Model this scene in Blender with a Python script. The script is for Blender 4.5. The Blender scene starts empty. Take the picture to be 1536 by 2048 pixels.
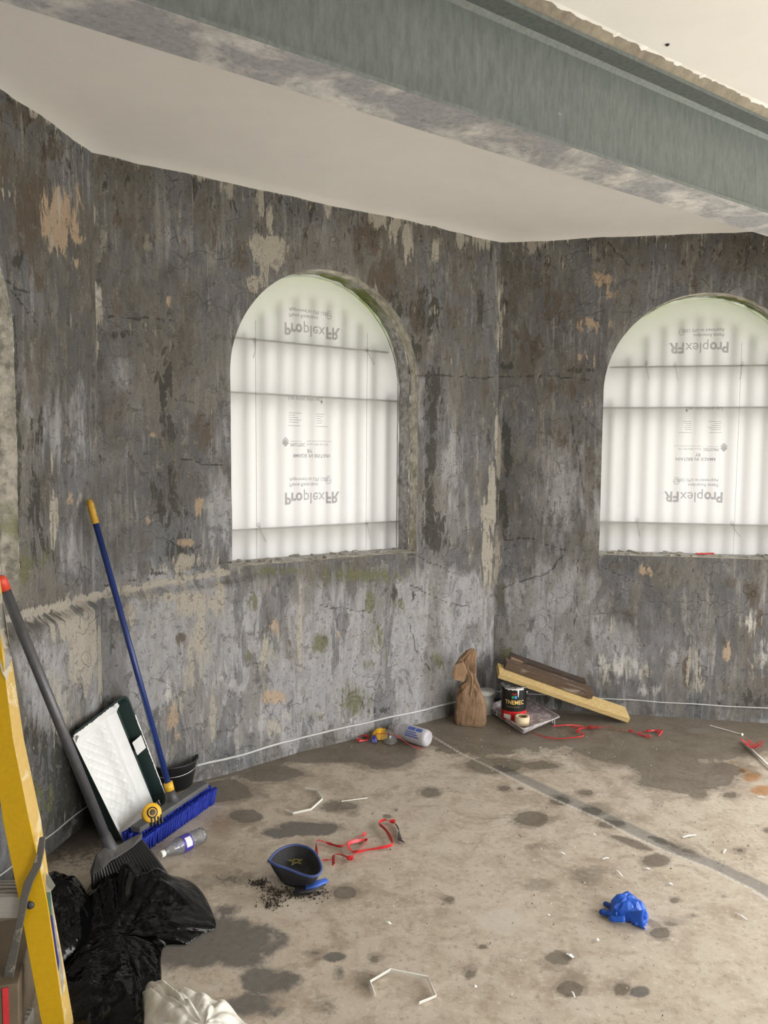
import bpy, bmesh, math, random
import numpy as np
from mathutils import Vector, Matrix
random.seed(7)
S = bpy.context.scene
COL = S.collection
# ---------------------------------------------------------------- camera
FPX, CX, CY, EYE = 1538.0, 768.0, 1024.0, 1.55
PITCH, ROLL = math.atan(115 / FPX), math.atan(.0072)
fw = np.array([0, math.cos(PITCH), -math.sin(PITCH)])
r0 = np.array([1., 0, 0]); u0 = np.cross(r0, fw)
cr = r0 * math.cos(ROLL) + u0 * math.sin(ROLL); cu = np.cross(cr, fw)
EYEP = np.array([0, 0, EYE])
cam = bpy.data.cameras.new('camera'); camo = bpy.data.objects.new('camera', cam); COL.objects.link(camo)
cam.sensor_fit = 'HORIZONTAL'; cam.sensor_width = 36; cam.lens = 36 * FPX / 1536; cam.clip_start = .05
camo.matrix_world = Matrix(((cr[0], cu[0], -fw[0], 0), (cr[1], cu[1], -fw[1], 0), (cr[2], cu[2], -fw[2], EYE), (0, 0, 0, 1)))
S.camera = camo
# ---------------------------------------------------------------- sky: overcast, brighter overhead
W = bpy.data.worlds.new('overcast_sky'); S.world = W; W.use_nodes = True
wn = W.node_tree; wn.nodes.clear()
wo = wn.nodes.new('ShaderNodeOutputWorld'); wb = wn.nodes.new('ShaderNodeBackground')
wt = wn.nodes.new('ShaderNodeTexCoord'); ws = wn.nodes.new('ShaderNodeSeparateXYZ'); wr = wn.nodes.new('ShaderNodeMapRange')
wn.links.new(wt.outputs['Generated'], ws.inputs[0]); wn.links.new(ws.outputs['Z'], wr.inputs['Value'])
wr.inputs['From Min'].default_value = 0; wr.inputs['From Max'].default_value = 1
wr.inputs['To Min'].default_value = 5.2; wr.inputs['To Max'].default_value = 15.0
wn.links.new(wr.outputs[0], wb.inputs['Strength']); wb.inputs['Color'].default_value = (1, .985, .96, 1)
wn.links.new(wb.outputs[0], wo.inputs[0])
S.view_settings.view_transform = 'Standard'; S.view_settings.look = 'None'; S.view_settings.gamma = 1
S.view_settings.use_curve_mapping = False
S.view_settings.exposure = 0.42
S.cycles.use_denoising = True
S.cycles.max_bounces = 10; S.cycles.diffuse_bounces = 6; S.cycles.sample_clamp_indirect = 8
# ---------------------------------------------------------------- room frame: a regular octagon
H = 2.85; SIDE = 2.34
A0 = math.radians(55.5)
BC = np.array([.684, 4.684, 0.])
def wdir(k): a = A0 + math.radians(45) * k; return np.array([math.sin(a), math.cos(a), 0.])
def wnor(k): a = A0 + math.radians(45) * k; return np.array([-math.cos(a), math.sin(a), 0.])
VTX = {0: BC - wdir(0) * SIDE}
for k in range(0, 8): VTX[k + 1] = VTX[k] + wdir(k) * SIDE
VTX[-1] = VTX[0] - wdir(-1) * SIDE
CEN = sum(VTX[k] for k in range(8)) / 8
def ray(x, y): return fw + cr * (x - CX) / FPX - cu * (y - CY) / FPX
def F(x, y, z=0.):                      # point on the level plane z that is seen at x, y
    d = ray(x, y); return EYEP + d * ((z - EYE) / d[2])
def WU(k, x, y, off=0.):                # wall coordinates (u along, v up) of what is seen at x, y
    n = wnor(k); p0 = VTX[k] + n * off; d = ray(x, y); p = EYEP + d * (((p0 - EYEP) @ n) / (d @ n))
    return (p - VTX[k]) @ wdir(k), p[2]
def WP(k, u, v, off=0.): return VTX[k] + wdir(k) * u + wnor(k) * off + np.array([0, 0, v])
def D(x, y, dep):                       # point seen at x, y at depth dep along the view
    return EYEP + ray(x, y) * dep
def pj(p):
    q = np.asarray(p) - EYEP; z = q @ fw; return CX + FPX * (q @ cr) / z, CY - FPX * (q @ cu) / z
# ---------------------------------------------------------------- noise
_rs = np.random.RandomState(3); _T = _rs.rand(256, 256)
def vn(x, y, s=0):
    x = np.asarray(x, float) + s * 17.3; y = np.asarray(y, float) + s * 7.7
    xi = np.floor(x).astype(int); yi = np.floor(y).astype(int); fx = x - xi; fy = y - yi
    fx = fx * fx * (3 - 2 * fx); fy = fy * fy * (3 - 2 * fy)
    a = _T[xi % 256, yi % 256]; b = _T[(xi + 1) % 256, yi % 256]; c = _T[xi % 256, (yi + 1) % 256]; d = _T[(xi + 1) % 256, (yi + 1) % 256]
    return (a * (1 - fx) + b * fx) * (1 - fy) + (c * (1 - fx) + d * fx) * fy
def fbm(x, y, s=0, o=4):
    t = 0; a = .5
    for i in range(o): t = t + a * vn(x * 2 ** i, y * 2 ** i, s + i * 3); a *= .5
    return t / (1 - .5 ** o)
# ---------------------------------------------------------------- objects
def tag(o, label=None, cat=None, group=None, kind=None):
    if label: o['label'] = label
    if cat: o['category'] = cat
    if group: o['group'] = group
    if kind: o['kind'] = kind
    return o
def link(o, parent=None):
    COL.objects.link(o)
    if parent is not None:
        o.parent = parent
        if any(abs(c) > 0 for c in parent.location) or parent.parent: o.matrix_parent_inverse = pmat(parent).inverted()
    return o
def pmat(p):
    m = Matrix.LocRotScale(p.location, p.rotation_euler, p.scale)
    if p.parent: m = pmat(p.parent) @ p.matrix_parent_inverse @ m
    return m
def mesh(name, V, Fc, mat=None, parent=None, smooth=False):
    me = bpy.data.meshes.new(name); me.from_pydata([tuple(map(float, v)) for v in V], [], [tuple(int(i) for i in f) for f in Fc])
    if smooth: me.polygons.foreach_set('use_smooth', [True] * len(me.polygons))
    o = bpy.data.objects.new(name, me)
    for m in (mat if isinstance(mat, (list, tuple)) else [mat]):
        if m: me.materials.append(m)
    return link(o, parent)
def empty(name, loc, label=None, cat=None, group=None, kind=None):
    o = bpy.data.objects.new(name, None); o.location = tuple(map(float, loc)); o.empty_display_size = .05; COL.objects.link(o)
    return tag(o, label, cat, group, kind)
class MB:
    def __init__(s): s.V = []; s.F = []
    def add(s, V, Fc):
        n = len(s.V); s.V += [tuple(map(float, v)) for v in V]; s.F += [tuple(i + n for i in f) for f in Fc]; return s
    def hexa(s, P):                     # 8 corners: bottom 4, top 4
        return s.add(P, [(3, 2, 1, 0), (4, 5, 6, 7), (0, 1, 5, 4), (1, 2, 6, 5), (2, 3, 7, 6), (3, 0, 4, 7)])
    def box(s, c, x, y, z):             # centre and three full-size edge vectors
        c = np.asarray(c, float); x = np.asarray(x, float) / 2; y = np.asarray(y, float) / 2; z = np.asarray(z, float) / 2
        return s.hexa([c - x - y - z, c + x - y - z, c + x + y - z, c - x + y - z, c - x - y + z, c + x - y + z, c + x + y + z, c - x + y + z])
    def tube(s, pts, rad, n=10, cap=True, ref=(0, 0, 1), flat=1.0):
        pts = [np.asarray(p, float) for p in pts]; m = len(pts)
        if not hasattr(rad, '__len__'): rad = [rad] * m
        V = []; prev = None
        for i, p in enumerate(pts):
            t = pts[min(i + 1, m - 1)] - pts[max(i - 1, 0)]; t = t / (np.linalg.norm(t) + 1e-12)
            if prev is None:
                a = np.cross(t, ref)
                if np.linalg.norm(a) < 1e-3: a = np.cross(t, (1, 0, 0))
            else: a = prev - t * (prev @ t)
            a /= np.linalg.norm(a); b = np.cross(t, a); prev = a
            for j in range(n):
                th = 2 * math.pi * j / n; V.append(p + rad[i] * (a * math.cos(th) + b * flat * math.sin(th)))
        Fc = [(i * n + j, i * n + (j + 1) % n, (i + 1) * n + (j + 1) % n, (i + 1) * n + j) for i in range(m - 1) for j in range(n)]
        if cap: Fc += [tuple(range(n))[::-1], tuple((m - 1) * n + j for j in range(n))]
        return s.add(V, Fc)
    def rings(s, R, cap=(True, True)):  # lists of equal-length rings
        n = len(R[0]); V = [p for r in R for p in r]
        Fc = [(i * n + j, i * n + (j + 1) % n, (i + 1) * n + (j + 1) % n, (i + 1) * n + j) for i in range(len(R) - 1) for j in range(n)]
        if cap[0]: Fc.append(tuple(range(n))[::-1])
        if cap[1]: Fc.append(tuple((len(R) - 1) * n + j for j in range(n)))
        return s.add(V, Fc)
    def lathe(s, prof, o=(0, 0, 0), ax=(0, 0, 1), n=32, cap=(False, False)):
        o = np.asarray(o, float); ax = np.asarray(ax, float); ax = ax / np.linalg.norm(ax)
        a = np.cross(ax, (0, 0, 1)) if abs(ax[2]) < .9 else np.cross(ax, (1, 0, 0)); a /= np.linalg.norm(a); b = np.cross(ax, a)
        return s.rings([[o + ax * h + r * (a * math.cos(t) + b * math.sin(t)) for t in np.linspace(0, 2 * math.pi, n, endpoint=False)] for r, h in prof], cap)
    def ribbon(s, pts, w, side=None, th=.0006):
        pts = [np.asarray(p, float) for p in pts]; m = len(pts); V = []
        for i, p in enumerate(pts):
            t = pts[min(i + 1, m - 1)] - pts[max(i - 1, 0)]; t /= np.linalg.norm(t) + 1e-12
            sd = np.cross(t, (0, 0, 1)) if side is None else np.asarray(side[i], float)
            sd = sd / (np.linalg.norm(sd) + 1e-9); ww = w if not hasattr(w, '__len__') else w[i]
            nn = np.cross(sd, t) * th
            V += [p - sd * ww / 2 - nn, p + sd * ww / 2 - nn, p + sd * ww / 2 + nn, p - sd * ww / 2 + nn]
        Fc = [(4 * i + j, 4 * i + (j + 1) % 4, 4 * i + 4 + (j + 1) % 4, 4 * i + 4 + j) for i in range(m - 1) for j in range(4)]
        Fc += [(3, 2, 1, 0), (4 * m - 4, 4 * m - 3, 4 * m - 2, 4 * m - 1)]
        return s.add(V, Fc)
    def obj(s, name, mat, parent=None, smooth=False, bevel=0):
        o = mesh(name, s.V, s.F, mat, parent, smooth)
        if bevel:
            b = o.modifiers.new('bevel', 'BEVEL'); b.width = bevel; b.segments = 2; b.limit_method = 'ANGLE'
        return o
def fix(o):                             # outward normals
    bm = bmesh.new(); bm.from_mesh(o.data); bmesh.ops.recalc_face_normals(bm, faces=bm.faces); bm.to_mesh(o.data); bm.free(); return o
def smoothpath(P, n=8):                 # Catmull-Rom
    P = [np.asarray(p, float) for p in P]; Q = [2 * P[0] - P[1]] + P + [2 * P[-1] - P[-2]]; out = []
    for i in range(1, len(Q) - 2):
        for t in np.linspace(0, 1, n, endpoint=False):
            out.append(.5 * ((2 * Q[i]) + (-Q[i - 1] + Q[i + 1]) * t + (2 * Q[i - 1] - 5 * Q[i] + 4 * Q[i + 1] - Q[i + 2]) * t * t + (-Q[i - 1] + 3 * Q[i] - 3 * Q[i + 1] + Q[i + 2]) * t ** 3))
    return out + [P[-1]]
# ---------------------------------------------------------------- materials
class NT:
    def __init__(s, name):
        s.m = bpy.data.materials.new(name); s.m.use_nodes = True; s.t = s.m.node_tree; s.t.nodes.clear()
        s.out = s.t.nodes.new('ShaderNodeOutputMaterial'); s.b = s.n('ShaderNodeBsdfPrincipled'); s.l(s.b.outputs[0], s.out.inputs[0])
    def n(s, ty, **k):
        x = s.t.nodes.new(ty)
        for a, v in k.items(): setattr(x, a, v)
        return x
    def l(s, a, b): s.t.links.new(a, b)
    def put(s, v, sock):
        if hasattr(v, 'is_output'): s.l(v, sock)
        elif isinstance(v, (tuple, list)): sock.default_value = (*v, 1) if len(v) == 3 and sock.type == 'RGBA' else v
        else: sock.default_value = v
    def coord(s, sc=(1, 1, 1), kind='Object'):
        c = s.n('ShaderNodeTexCoord'); m = s.n('ShaderNodeMapping'); s.l(c.outputs[kind], m.inputs[0]); m.inputs['Scale'].default_value = sc; return m.outputs[0]
    def noise(s, sc, v=None, det=4, rough=.55, dist=0):
        x = s.n('ShaderNodeTexNoise'); x.inputs['Scale'].default_value = sc; x.inputs['Detail'].default_value = det; x.inputs['Roughness'].default_value = rough; x.inputs['Distortion'].default_value = dist
        if v is not None: s.l(v, x.inputs['Vector'])
        return x.outputs['Fac']
    def vor(s, sc, v=None, feat='DISTANCE_TO_EDGE'):
        x = s.n('ShaderNodeTexVoronoi'); x.feature = feat; x.inputs['Scale'].default_value = sc
        if v is not None: s.l(v, x.inputs['Vector'])
        return x.outputs['Distance']
    def mr(s, v, a, b, c=0., d=1.):
        x = s.n('ShaderNodeMapRange'); s.put(v, x.inputs[0])
        for i, q in enumerate((a, b, c, d)): s.put(q, x.inputs[i + 1])
        return x.outputs[0]
    def math(s, op, a, b=0., c=0.):
        x = s.n('ShaderNodeMath', operation=op); s.put(a, x.inputs[0]); s.put(b, x.inputs[1]); s.put(c, x.inputs[2]); return x.outputs[0]
    def mix(s, f, a, b):
        x = s.n('ShaderNodeMix', data_type='RGBA'); s.put(f, x.inputs[0]); s.put(a, x.inputs[6]); s.put(b, x.inputs[7]); return x.outputs[2]
    def attr(s, name):
        x = s.n('ShaderNodeAttribute'); x.attribute_name = name; y = s.n('ShaderNodeSeparateColor'); s.l(x.outputs['Color'], y.inputs[0]); return y.outputs[0], y.outputs[1], y.outputs[2], x.outputs['Alpha']
    def bump(s, h, d=.01, st=1.):
        x = s.n('ShaderNodeBump'); x.inputs['Strength'].default_value = st; x.inputs['Distance'].default_value = d; s.l(h, x.inputs['Height']); s.l(x.outputs[0], s.b.inputs['Normal'])
    def set(s, **k):
        for a, v in k.items(): s.put(v, s.b.inputs[a.replace('_', ' ')])
        return s.m
def M(name, col, rough=.6, metal=0., var=.12, sc=30., bump=0., **k):
    t = NT(name); v = t.coord(); n = t.noise(sc, v); n2 = t.noise(sc * .13, v)
    f = t.mr(t.math('ADD', n, n2), .7, 1.3, 1 - var, 1 + var)
    c = t.n('ShaderNodeHueSaturation'); c.inputs['Color'].default_value = (*col, 1); t.l(f, c.inputs['Value'])
    t.l(c.outputs[0], t.b.inputs['Base Color'])
    if bump: t.bump(n, bump)
    t.set(Roughness=rough, Metallic=metal, **k); return t.m
def worn(name, col, col2, amt, sc=14., rough=.5, metal=0., st=(1, 1, 1)):      # second colour in patches
    t = NT(name); v = t.coord(st); n = t.noise(sc, v, 6, .65); m = t.mr(n, amt, amt + .05)
    n3 = t.noise(sc * 4, v); c1 = t.mix(n3, tuple(x * .85 for x in col), tuple(min(1, x * 1.12) for x in col))
    t.set(Base_Color=t.mix(m, c1, col2), Roughness=rough, Metallic=metal); t.bump(m, .001, .5); return t.m
def mat_wall():
    t = NT('weathered_painted_plaster')
    wet = t.coord()
    pc = t.n('ShaderNodeAttribute'); pc.attribute_name = 'wallpos'
    mp = t.n('ShaderNodeMapping'); t.l(pc.outputs['Vector'], mp.inputs[0]); mp.inputs['Scale'].default_value = (1, 1, .32); vs = mp.outputs[0]
    mp2 = t.n('ShaderNodeMapping'); t.l(pc.outputs['Vector'], mp2.inputs[0]); mp2.inputs['Scale'].default_value = (1, 1, .07); vd = mp2.outputs[0]
    vi = pc.outputs['Vector']
    cream, mould_shade, brown, green = t.attr('P1'); tone, white, orange, crack = t.attr('P2')
    n_f = t.noise(26, vs, 8, .68, .6); n_m = t.noise(9, vs, 7, .62, .4); n_l = t.noise(2.3, vi, 4, .6); n_h = t.noise(70, vi, 6, .7)
    n_s = t.noise(38, vd, 5, .6); n_e = t.noise(17, vi, 9, .72)
    # ground colours
    warm = t.mix(t.mr(n_f, .3, .7), (.068, .063, .056), (.152, .142, .128))
    cool = t.mix(t.mr(n_f, .3, .7), (.080, .082, .088), (.182, .184, .192))
    light = t.mix(t.mr(n_f, .3, .7), (.225, .226, .234), (.38, .38, .392))
    c = t.mix(t.mr(t.math('ADD', n_l, t.math('MULTIPLY', n_m, .6)), .72, .88), warm, cool)
    lt = t.mr(t.math('ADD', tone, t.math('MULTIPLY', t.math('SUBTRACT', n_m, .5), 1.3)), .42, .62)
    c = t.mix(t.math('MULTIPLY', lt, .9), c, light)
    c = t.mix(t.math('MULTIPLY', t.mr(t.noise(4.5, vs, 10, .70, .3), .535, .545), .6), c, t.mix(n_f, (.115, .108, .096), (.215, .203, .184)))
    c = t.mix(t.math('MULTIPLY', t.mr(t.noise(5.5, vs, 10, .70, .5), .555, .565), .6), c, t.mix(n_f, (.058, .060, .066), (.112, .114, .122)))
    c = t.mix(t.math('MULTIPLY', t.mr(t.noise(11, vs, 9, .72), .60, .61), .5), c, t.mix(n_h, (.22, .20, .17), (.34, .315, .27)))
    # dark and pale runs
    c = t.mix(t.math('MULTIPLY', t.mr(n_s, .52, .62), t.mr(n_m, .4, .65, 0., .5)), c, (.085, .085, .085))
    c = t.mix(t.math('MULTIPLY', t.mr(t.noise(30, vd, 5, .6, .2), .56, .62), t.mr(n_l, .4, .6, .0, .42)), c, (.36, .35, .335))
    def lay(c, a, nz, amp, col, op=1., w=.035):
        f = t.mr(t.math('ADD', a, t.math('MULTIPLY', t.math('SUBTRACT', nz, .5), amp)), .5 - w, .5 + w)
        return t.mix(t.math('MULTIPLY', f, op), c, col), f
    c, fb = lay(c, brown, t.math('ADD', t.math('MULTIPLY', n_m, .35), t.math('MULTIPLY', n_f, .65)), 3.6, t.mix(n_f, (.042, .032, .023), (.120, .090, .062)), .85, .12)
    c, fm = lay(c, mould_shade, n_f, 2.8, t.mix(n_h, (.020, .021, .019), (.068, .066, .056)), .92, .04)
    c, fg = lay(c, green, n_f, 2.4, t.mix(n_h, (.062, .068, .030), (.17, .17, .085)), .85, .12)
    c, fo = lay(c, orange, n_f, 2.0, t.mix(n_f, (.30, .215, .145), (.44, .335, .235)), .85, .05)
    c, fc = lay(c, cream, t.math('ADD', t.math('MULTIPLY', n_f, .5), t.math('MULTIPLY', n_s, .5)), 3.4, t.mix(n_h, (.27, .25, .215), (.42, .39, .335)), .88, .05)
    c, fw_ = lay(c, white, t.math('ADD', t.math('MULTIPLY', n_f, .6), t.math('MULTIPLY', n_s, .4)), 2.6, t.mix(n_h, (.42, .415, .395), (.60, .59, .56)), .75, .16)
    # specks and flakes
    sp = t.mr(n_h, .60, .66); c = t.mix(t.math('MULTIPLY', sp, .45), c, (.36, .34, .30))
    sp2 = t.mr(n_h, .42, .36); c = t.mix(t.math('MULTIPLY', sp2, .5), c, (.05, .045, .04))
    fl = t.mr(n_e, .585, .60); c = t.mix(t.math('MULTIPLY', fl, .32), c, (.27, .245, .215))
    fl2 = t.mr(n_e, .415, .405); c = t.mix(t.math('MULTIPLY', fl2, .42), c, (.085, .072, .062))
    # cracks
    dst = t.n('ShaderNodeVectorMath', operation='MULTIPLY_ADD'); nn = t.n('ShaderNodeTexNoise'); nn.inputs['Scale'].default_value = 7; t.l(vi, nn.inputs['Vector'])
    t.l(nn.outputs['Color'], dst.inputs[0]); dst.inputs[1].default_value = (.35, .35, .35); t.l(vi, dst.inputs[2])
    vc = t.vor(3.2, dst.outputs[0]); ck = t.math('MULTIPLY', t.mr(vc, .012, .003), t.mr(n_l, .50, .60))
    ck2 = t.mr(t.math('ADD', crack, t.math('MULTIPLY', t.math('SUBTRACT', n_f, .5), .35)), .09, .03)
    ckm = t.math('MAXIMUM', t.math('MULTIPLY', ck, .45), t.math('MULTIPLY', ck2, .8))
    c = t.mix(t.math('MULTIPLY', ckm, .75), c, (.04, .037, .033))
    h = t.math('ADD', t.math('MULTIPLY', n_f, .35), t.math('MULTIPLY', n_h, .22))
    for f, w in ((fc, -.12), (fm, -.12), (fl, .12), (fl2, -.22), (ckm, -.6), (fw_, .08), (lt, .06)): h = t.math('ADD', h, t.math('MULTIPLY', f, w))
    t.bump(h, .012, .8)
    t.set(Base_Color=c, Roughness=t.mr(n_m, .3, .7, .55, .85), Specular_IOR_Level=.3); return t.m
def mat_floor():
    t = NT('bare_concrete_floor')
    v = t.coord(); wet, dark, rust, light = t.attr('P1'); joint, line, brown, grey = t.attr('P2')
    n1 = t.noise(2.2, v, 6, .6, .4); n2 = t.noise(9, v, 7, .65, .5); n3 = t.noise(45, v, 6, .7); n4 = t.noise(170, v, 4, .7)
    c = t.mix(t.mr(n1, .35, .65), (.365, .305, .240), (.455, .395, .325))
    c = t.mix(t.math('MULTIPLY', t.mr(n2, .45, .60), .55), c, (.53, .475, .40))
    c = t.mix(t.math('MULTIPLY', t.mr(n2, .45, .36), .5), c, (.30, .245, .185)); n5 = t.noise(4.5, v, 8, .68, 1.2); c = t.mix(t.math('MULTIPLY', t.mr(n5, .57, .62), .38), c, (.26, .215, .165)); c = t.mix(t.math('MULTIPLY', t.mr(n5, .42, .38), .3), c, (.50, .46, .40))
    c = t.mix(t.math('MULTIPLY', t.mr(n3, .56, .64), .5), c, (.57, .52, .45)); c = t.mix(t.math('MULTIPLY', t.mr(n3, .44, .36), .5), c, (.21, .175, .14))
    c = t.mix(t.math('MULTIPLY', t.mr(n4, .4, .28), .4), c, (.16, .14, .12))
    def lay(c, a, nz, amp, col, op, w):
        f = t.mr(t.math('ADD', a, t.math('MULTIPLY', t.math('SUBTRACT', nz, .5), amp)), .5 - w, .5 + w); return t.mix(t.math('MULTIPLY', f, op), c, col), f
    c, fl = lay(c, light, n2, .5, (.50, .47, .41), .6, .1)
    c, fj = lay(c, joint, n3, .8, t.mix(n3, (.15, .145, .135), (.25, .24, .225)), .75, .14)
    c, fgy = lay(c, grey, n2, 1.2, t.mix(n3, (.080, .075, .070), (.155, .145, .132)), .92, .10)
    c, fb = lay(c, brown, n2, .8, (.19, .125, .08), .55, .25)
    c, fr = lay(c, rust, n2, 1.4, t.mix(n3, (.20, .09, .035), (.46, .24, .09)), .85, .15)
    f1 = t.math('MAXIMUM', t.mr(t.math('ADD', wet, t.math('MULTIPLY', t.math('SUBTRACT', n2, .5), 1.1)), .45, .55), t.math('MULTIPLY', t.mr(t.math('ADD', wet, t.math('MULTIPLY', t.math('SUBTRACT', n5, .5), 1.6)), .22, .42), .45))
    x = t.n('ShaderNodeMix', data_type='RGBA', blend_type='MULTIPLY'); t.l(t.math('MULTIPLY', f1, .93), x.inputs[0]); t.l(c, x.inputs[6]); x.inputs[7].default_value = (.36, .355, .34, 1); c = x.outputs[2]
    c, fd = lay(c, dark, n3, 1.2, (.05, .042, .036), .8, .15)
    ln = t.mr(t.math('ADD', line, t.math('MULTIPLY', t.math('SUBTRACT', n2, .5), .2)), .22, .06)
    c = t.mix(t.math('MULTIPLY', ln, t.mr(n3, .3, .6, .25, .75)), c, (.56, .53, .48))
    h = t.math('ADD', t.math('MULTIPLY', n2, .3), t.math('ADD', t.math('MULTIPLY', n3, .25), t.math('MULTIPLY', n4, .1))); h = t.math('ADD', h, t.math('MULTIPLY', fj, -.15))
    t.bump(h, .006, .6)
    t.set(Base_Color=c, Roughness=t.math('SUBTRACT', t.mr(n2, .3, .7, .72, .85), t.math('MULTIPLY', f1, .28)), Specular_IOR_Level=.35); return t.m
def mat_stone():
    t = NT('rubble_stone'); v = t.coord(); n = t.noise(28, v, 6, .7); n2 = t.noise(7, v, 4); sp = t.n('ShaderNodeSeparateXYZ'); t.l(v, sp.inputs[0])
    g = t.math('MULTIPLY', t.mr(sp.outputs[2], 2.22, 2.42), t.mr(n2, .40, .55))
    c = t.mix(t.mr(n, .3, .7), (.24, .24, .245), (.88, .87, .85)); c = t.mix(g, c, t.mix(n, (.06, .08, .02), (.38, .44, .15)))
    t.bump(n, .02); t.set(Base_Color=c, Roughness=.9); return t.m
def mat_lip():
    t = NT('chipped_plaster_edge'); v = t.coord(); n = t.noise(20, v, 6, .7); n2 = t.noise(6, v, 4); sp = t.n('ShaderNodeSeparateXYZ'); t.l(v, sp.inputs[0])
    c = t.mix(t.mr(n, .35, .6), (.26, .245, .21), (.66, .62, .54)); c = t.mix(t.mr(n2, .55, .65), c, (.34, .34, .22))
    t.bump(n, .008); t.set(Base_Color=c, Roughness=.85); return t.m
def mat_sheet():
    t = NT('milky_twinwall_plastic'); t.t.nodes.remove(t.b)
    a = t.n('ShaderNodeBsdfTranslucent'); a.inputs[0].default_value = (.285, .280, .280, 1)
    d = t.n('ShaderNodeBsdfDiffuse'); d.inputs[0].default_value = (.42, .42, .41, 1)
    g = t.n('ShaderNodeBsdfGlossy'); g.inputs['Roughness'].default_value = .35
    v = t.coord((150, 150, 1)); n = t.noise(1.0, v)
    m = t.n('ShaderNodeMixShader'); m.inputs[0].default_value = .5; t.l(a.outputs[0], m.inputs[1]); t.l(d.outputs[0], m.inputs[2])
    m2 = t.n('ShaderNodeMixShader'); m2.inputs[0].default_value = .04; t.l(m.outputs[0], m2.inputs[1]); t.l(g.outputs[0], m2.inputs[2]); t.l(m2.outputs[0], t.out.inputs[0]); return t.m
def mat_ink():
    t = NT('faded_grey_ink'); t.t.nodes.remove(t.b); a = t.n('ShaderNodeBsdfTransparent'); d = t.n('ShaderNodeBsdfDiffuse'); d.inputs[0].default_value = (.2, .19, .2, 1)
    v = t.coord(); n = t.noise(60, v); m = t.n('ShaderNodeMixShader'); t.l(t.mr(n, .2, .8, .42, .62), m.inputs[0]); t.l(a.outputs[0], m.inputs[1]); t.l(d.outputs[0], m.inputs[2]); t.l(m.outputs[0], t.out.inputs[0]); return t.m
def mat_galv(name, lo, hi, blot):
    t = NT(name); v = t.coord(); sp = t.n('ShaderNodeMapping'); t.l(v, sp.inputs[0]); sp.inputs['Rotation'].default_value = (0, 0, A0 - math.pi / 2); sp.inputs['Scale'].default_value = (1, 1, .25)
    n = t.noise(60, sp.outputs[0], 6, .7); n2 = t.noise(4, v, 6, .65, .5); n3 = t.noise(22, v, 5, .7)
    c = t.mix(t.mr(n, .3, .7), lo, hi); c = t.mix(t.math('MULTIPLY', t.mr(n2, blot, blot + .14), t.mr(n3, .3, .6, .4, 1.)), c, (.74, .73, .70)); c = t.mix(t.math('MULTIPLY', t.mr(n3, .42, .32), .4), c, (.12, .12, .12))
    t.bump(n3, .003, .4); t.set(Base_Color=c, Roughness=.55, Metallic=.25); return t.m
def mat_clear(name, col=(.95, .97, 1), rough=.05):
    t = NT(name); t.t.nodes.remove(t.b); v = t.coord(); n = t.noise(14, v)
    g = t.n('ShaderNodeBsdfGlossy'); g.inputs['Roughness'].default_value = rough + .05; tr = t.n('ShaderNodeBsdfTransparent'); tr.inputs[0].default_value = (*col, 1)
    fr = t.n('ShaderNodeFresnel'); fr.inputs[0].default_value = 1.5; b = t.n('ShaderNodeBump'); b.inputs['Distance'].default_value = .003; t.l(n, b.inputs['Height']); t.l(b.outputs[0], g.inputs['Normal']); t.l(b.outputs[0], fr.inputs['Normal'])
    m = t.n('ShaderNodeMixShader'); t.l(t.math('ADD', fr.outputs[0], .06), m.inputs[0]); t.l(tr.outputs[0], m.inputs[1]); t.l(g.outputs[0], m.inputs[2])
    d = t.n('ShaderNodeBsdfDiffuse'); d.inputs[0].default_value = (.8, .8, .82, 1); m2 = t.n('ShaderNodeMixShader'); m2.inputs[0].default_value = .12
    t.l(m.outputs[0], m2.inputs[1]); t.l(d.outputs[0], m2.inputs[2]); t.l(m2.outputs[0], t.out.inputs[0]); return t.m
def mat_bag(name, col, rough=.25, spec=.5):
    t = NT(name); v = t.coord(); n = t.noise(9, v, 3, .5, 1.2); n2 = t.noise(30, v, 4, .6, .5)
    t.bump(t.math('ADD', n, t.math('MULTIPLY', n2, .12)), .02, .6)
    t.set(Base_Color=t.mix(n2, col, tuple(x * 1.25 for x in col)), Roughness=rough, Specular_IOR_Level=spec); return t.m
def mat_wood(name, a, b, st, patch=None, rot=0.):
    t = NT(name); c = t.n('ShaderNodeTexCoord'); m = t.n('ShaderNodeMapping'); t.l(c.outputs['Generated'], m.inputs[0]); m.inputs['Scale'].default_value = st
    n = t.noise(6, m.outputs[0], 6, .6, .8); col = t.mix(t.mr(n, .3, .7), a, b)
    if patch:
        n2 = t.noise(3, c.outputs['Generated'], 5, .6); col = t.mix(t.mr(n2, .55, .65), col, patch)
    t.bump(n, .003, .6); t.set(Base_Color=col, Roughness=.75); return t.m
MW = mat_wall(); MF = mat_floor(); MSTONE = mat_stone(); MLIP = mat_lip(); MSHEET = mat_sheet(); MINK = mat_ink()
MWHITE = M('white_ceiling_plaster', (.85, .84, .82), .85, 0, .03, 6, .002)
MGAL = mat_galv('galvanised_steel_web', (.095, .112, .110), (.165, .185, .180), .74)
MGALF = mat_galv('galvanised_steel_flange', (.28, .29, .31), (.44, .45, .47), .455)
MIRON = M('painted_iron_bars', (.30, .31, .30), .6)
MRED = M('red_plastic_ribbon', (.55, .025, .03), .35, 0, .2, 60, .002)
MBLK = M('black_plastic', (.018, .018, .02), .42, 0, .3, 20)
MDG = M('dark_grey_plastic', (.055, .055, .06), .5, 0, .3, 40, .001)
MBLUE = M('royal_blue_plastic', (.012, .04, .36), .5, 0, .25, 90, .001)
MWP = M('white_plastic', (.78, .78, .76), .45)
MYEL = M('yellow_plastic', (.72, .42, .03), .45)
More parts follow.
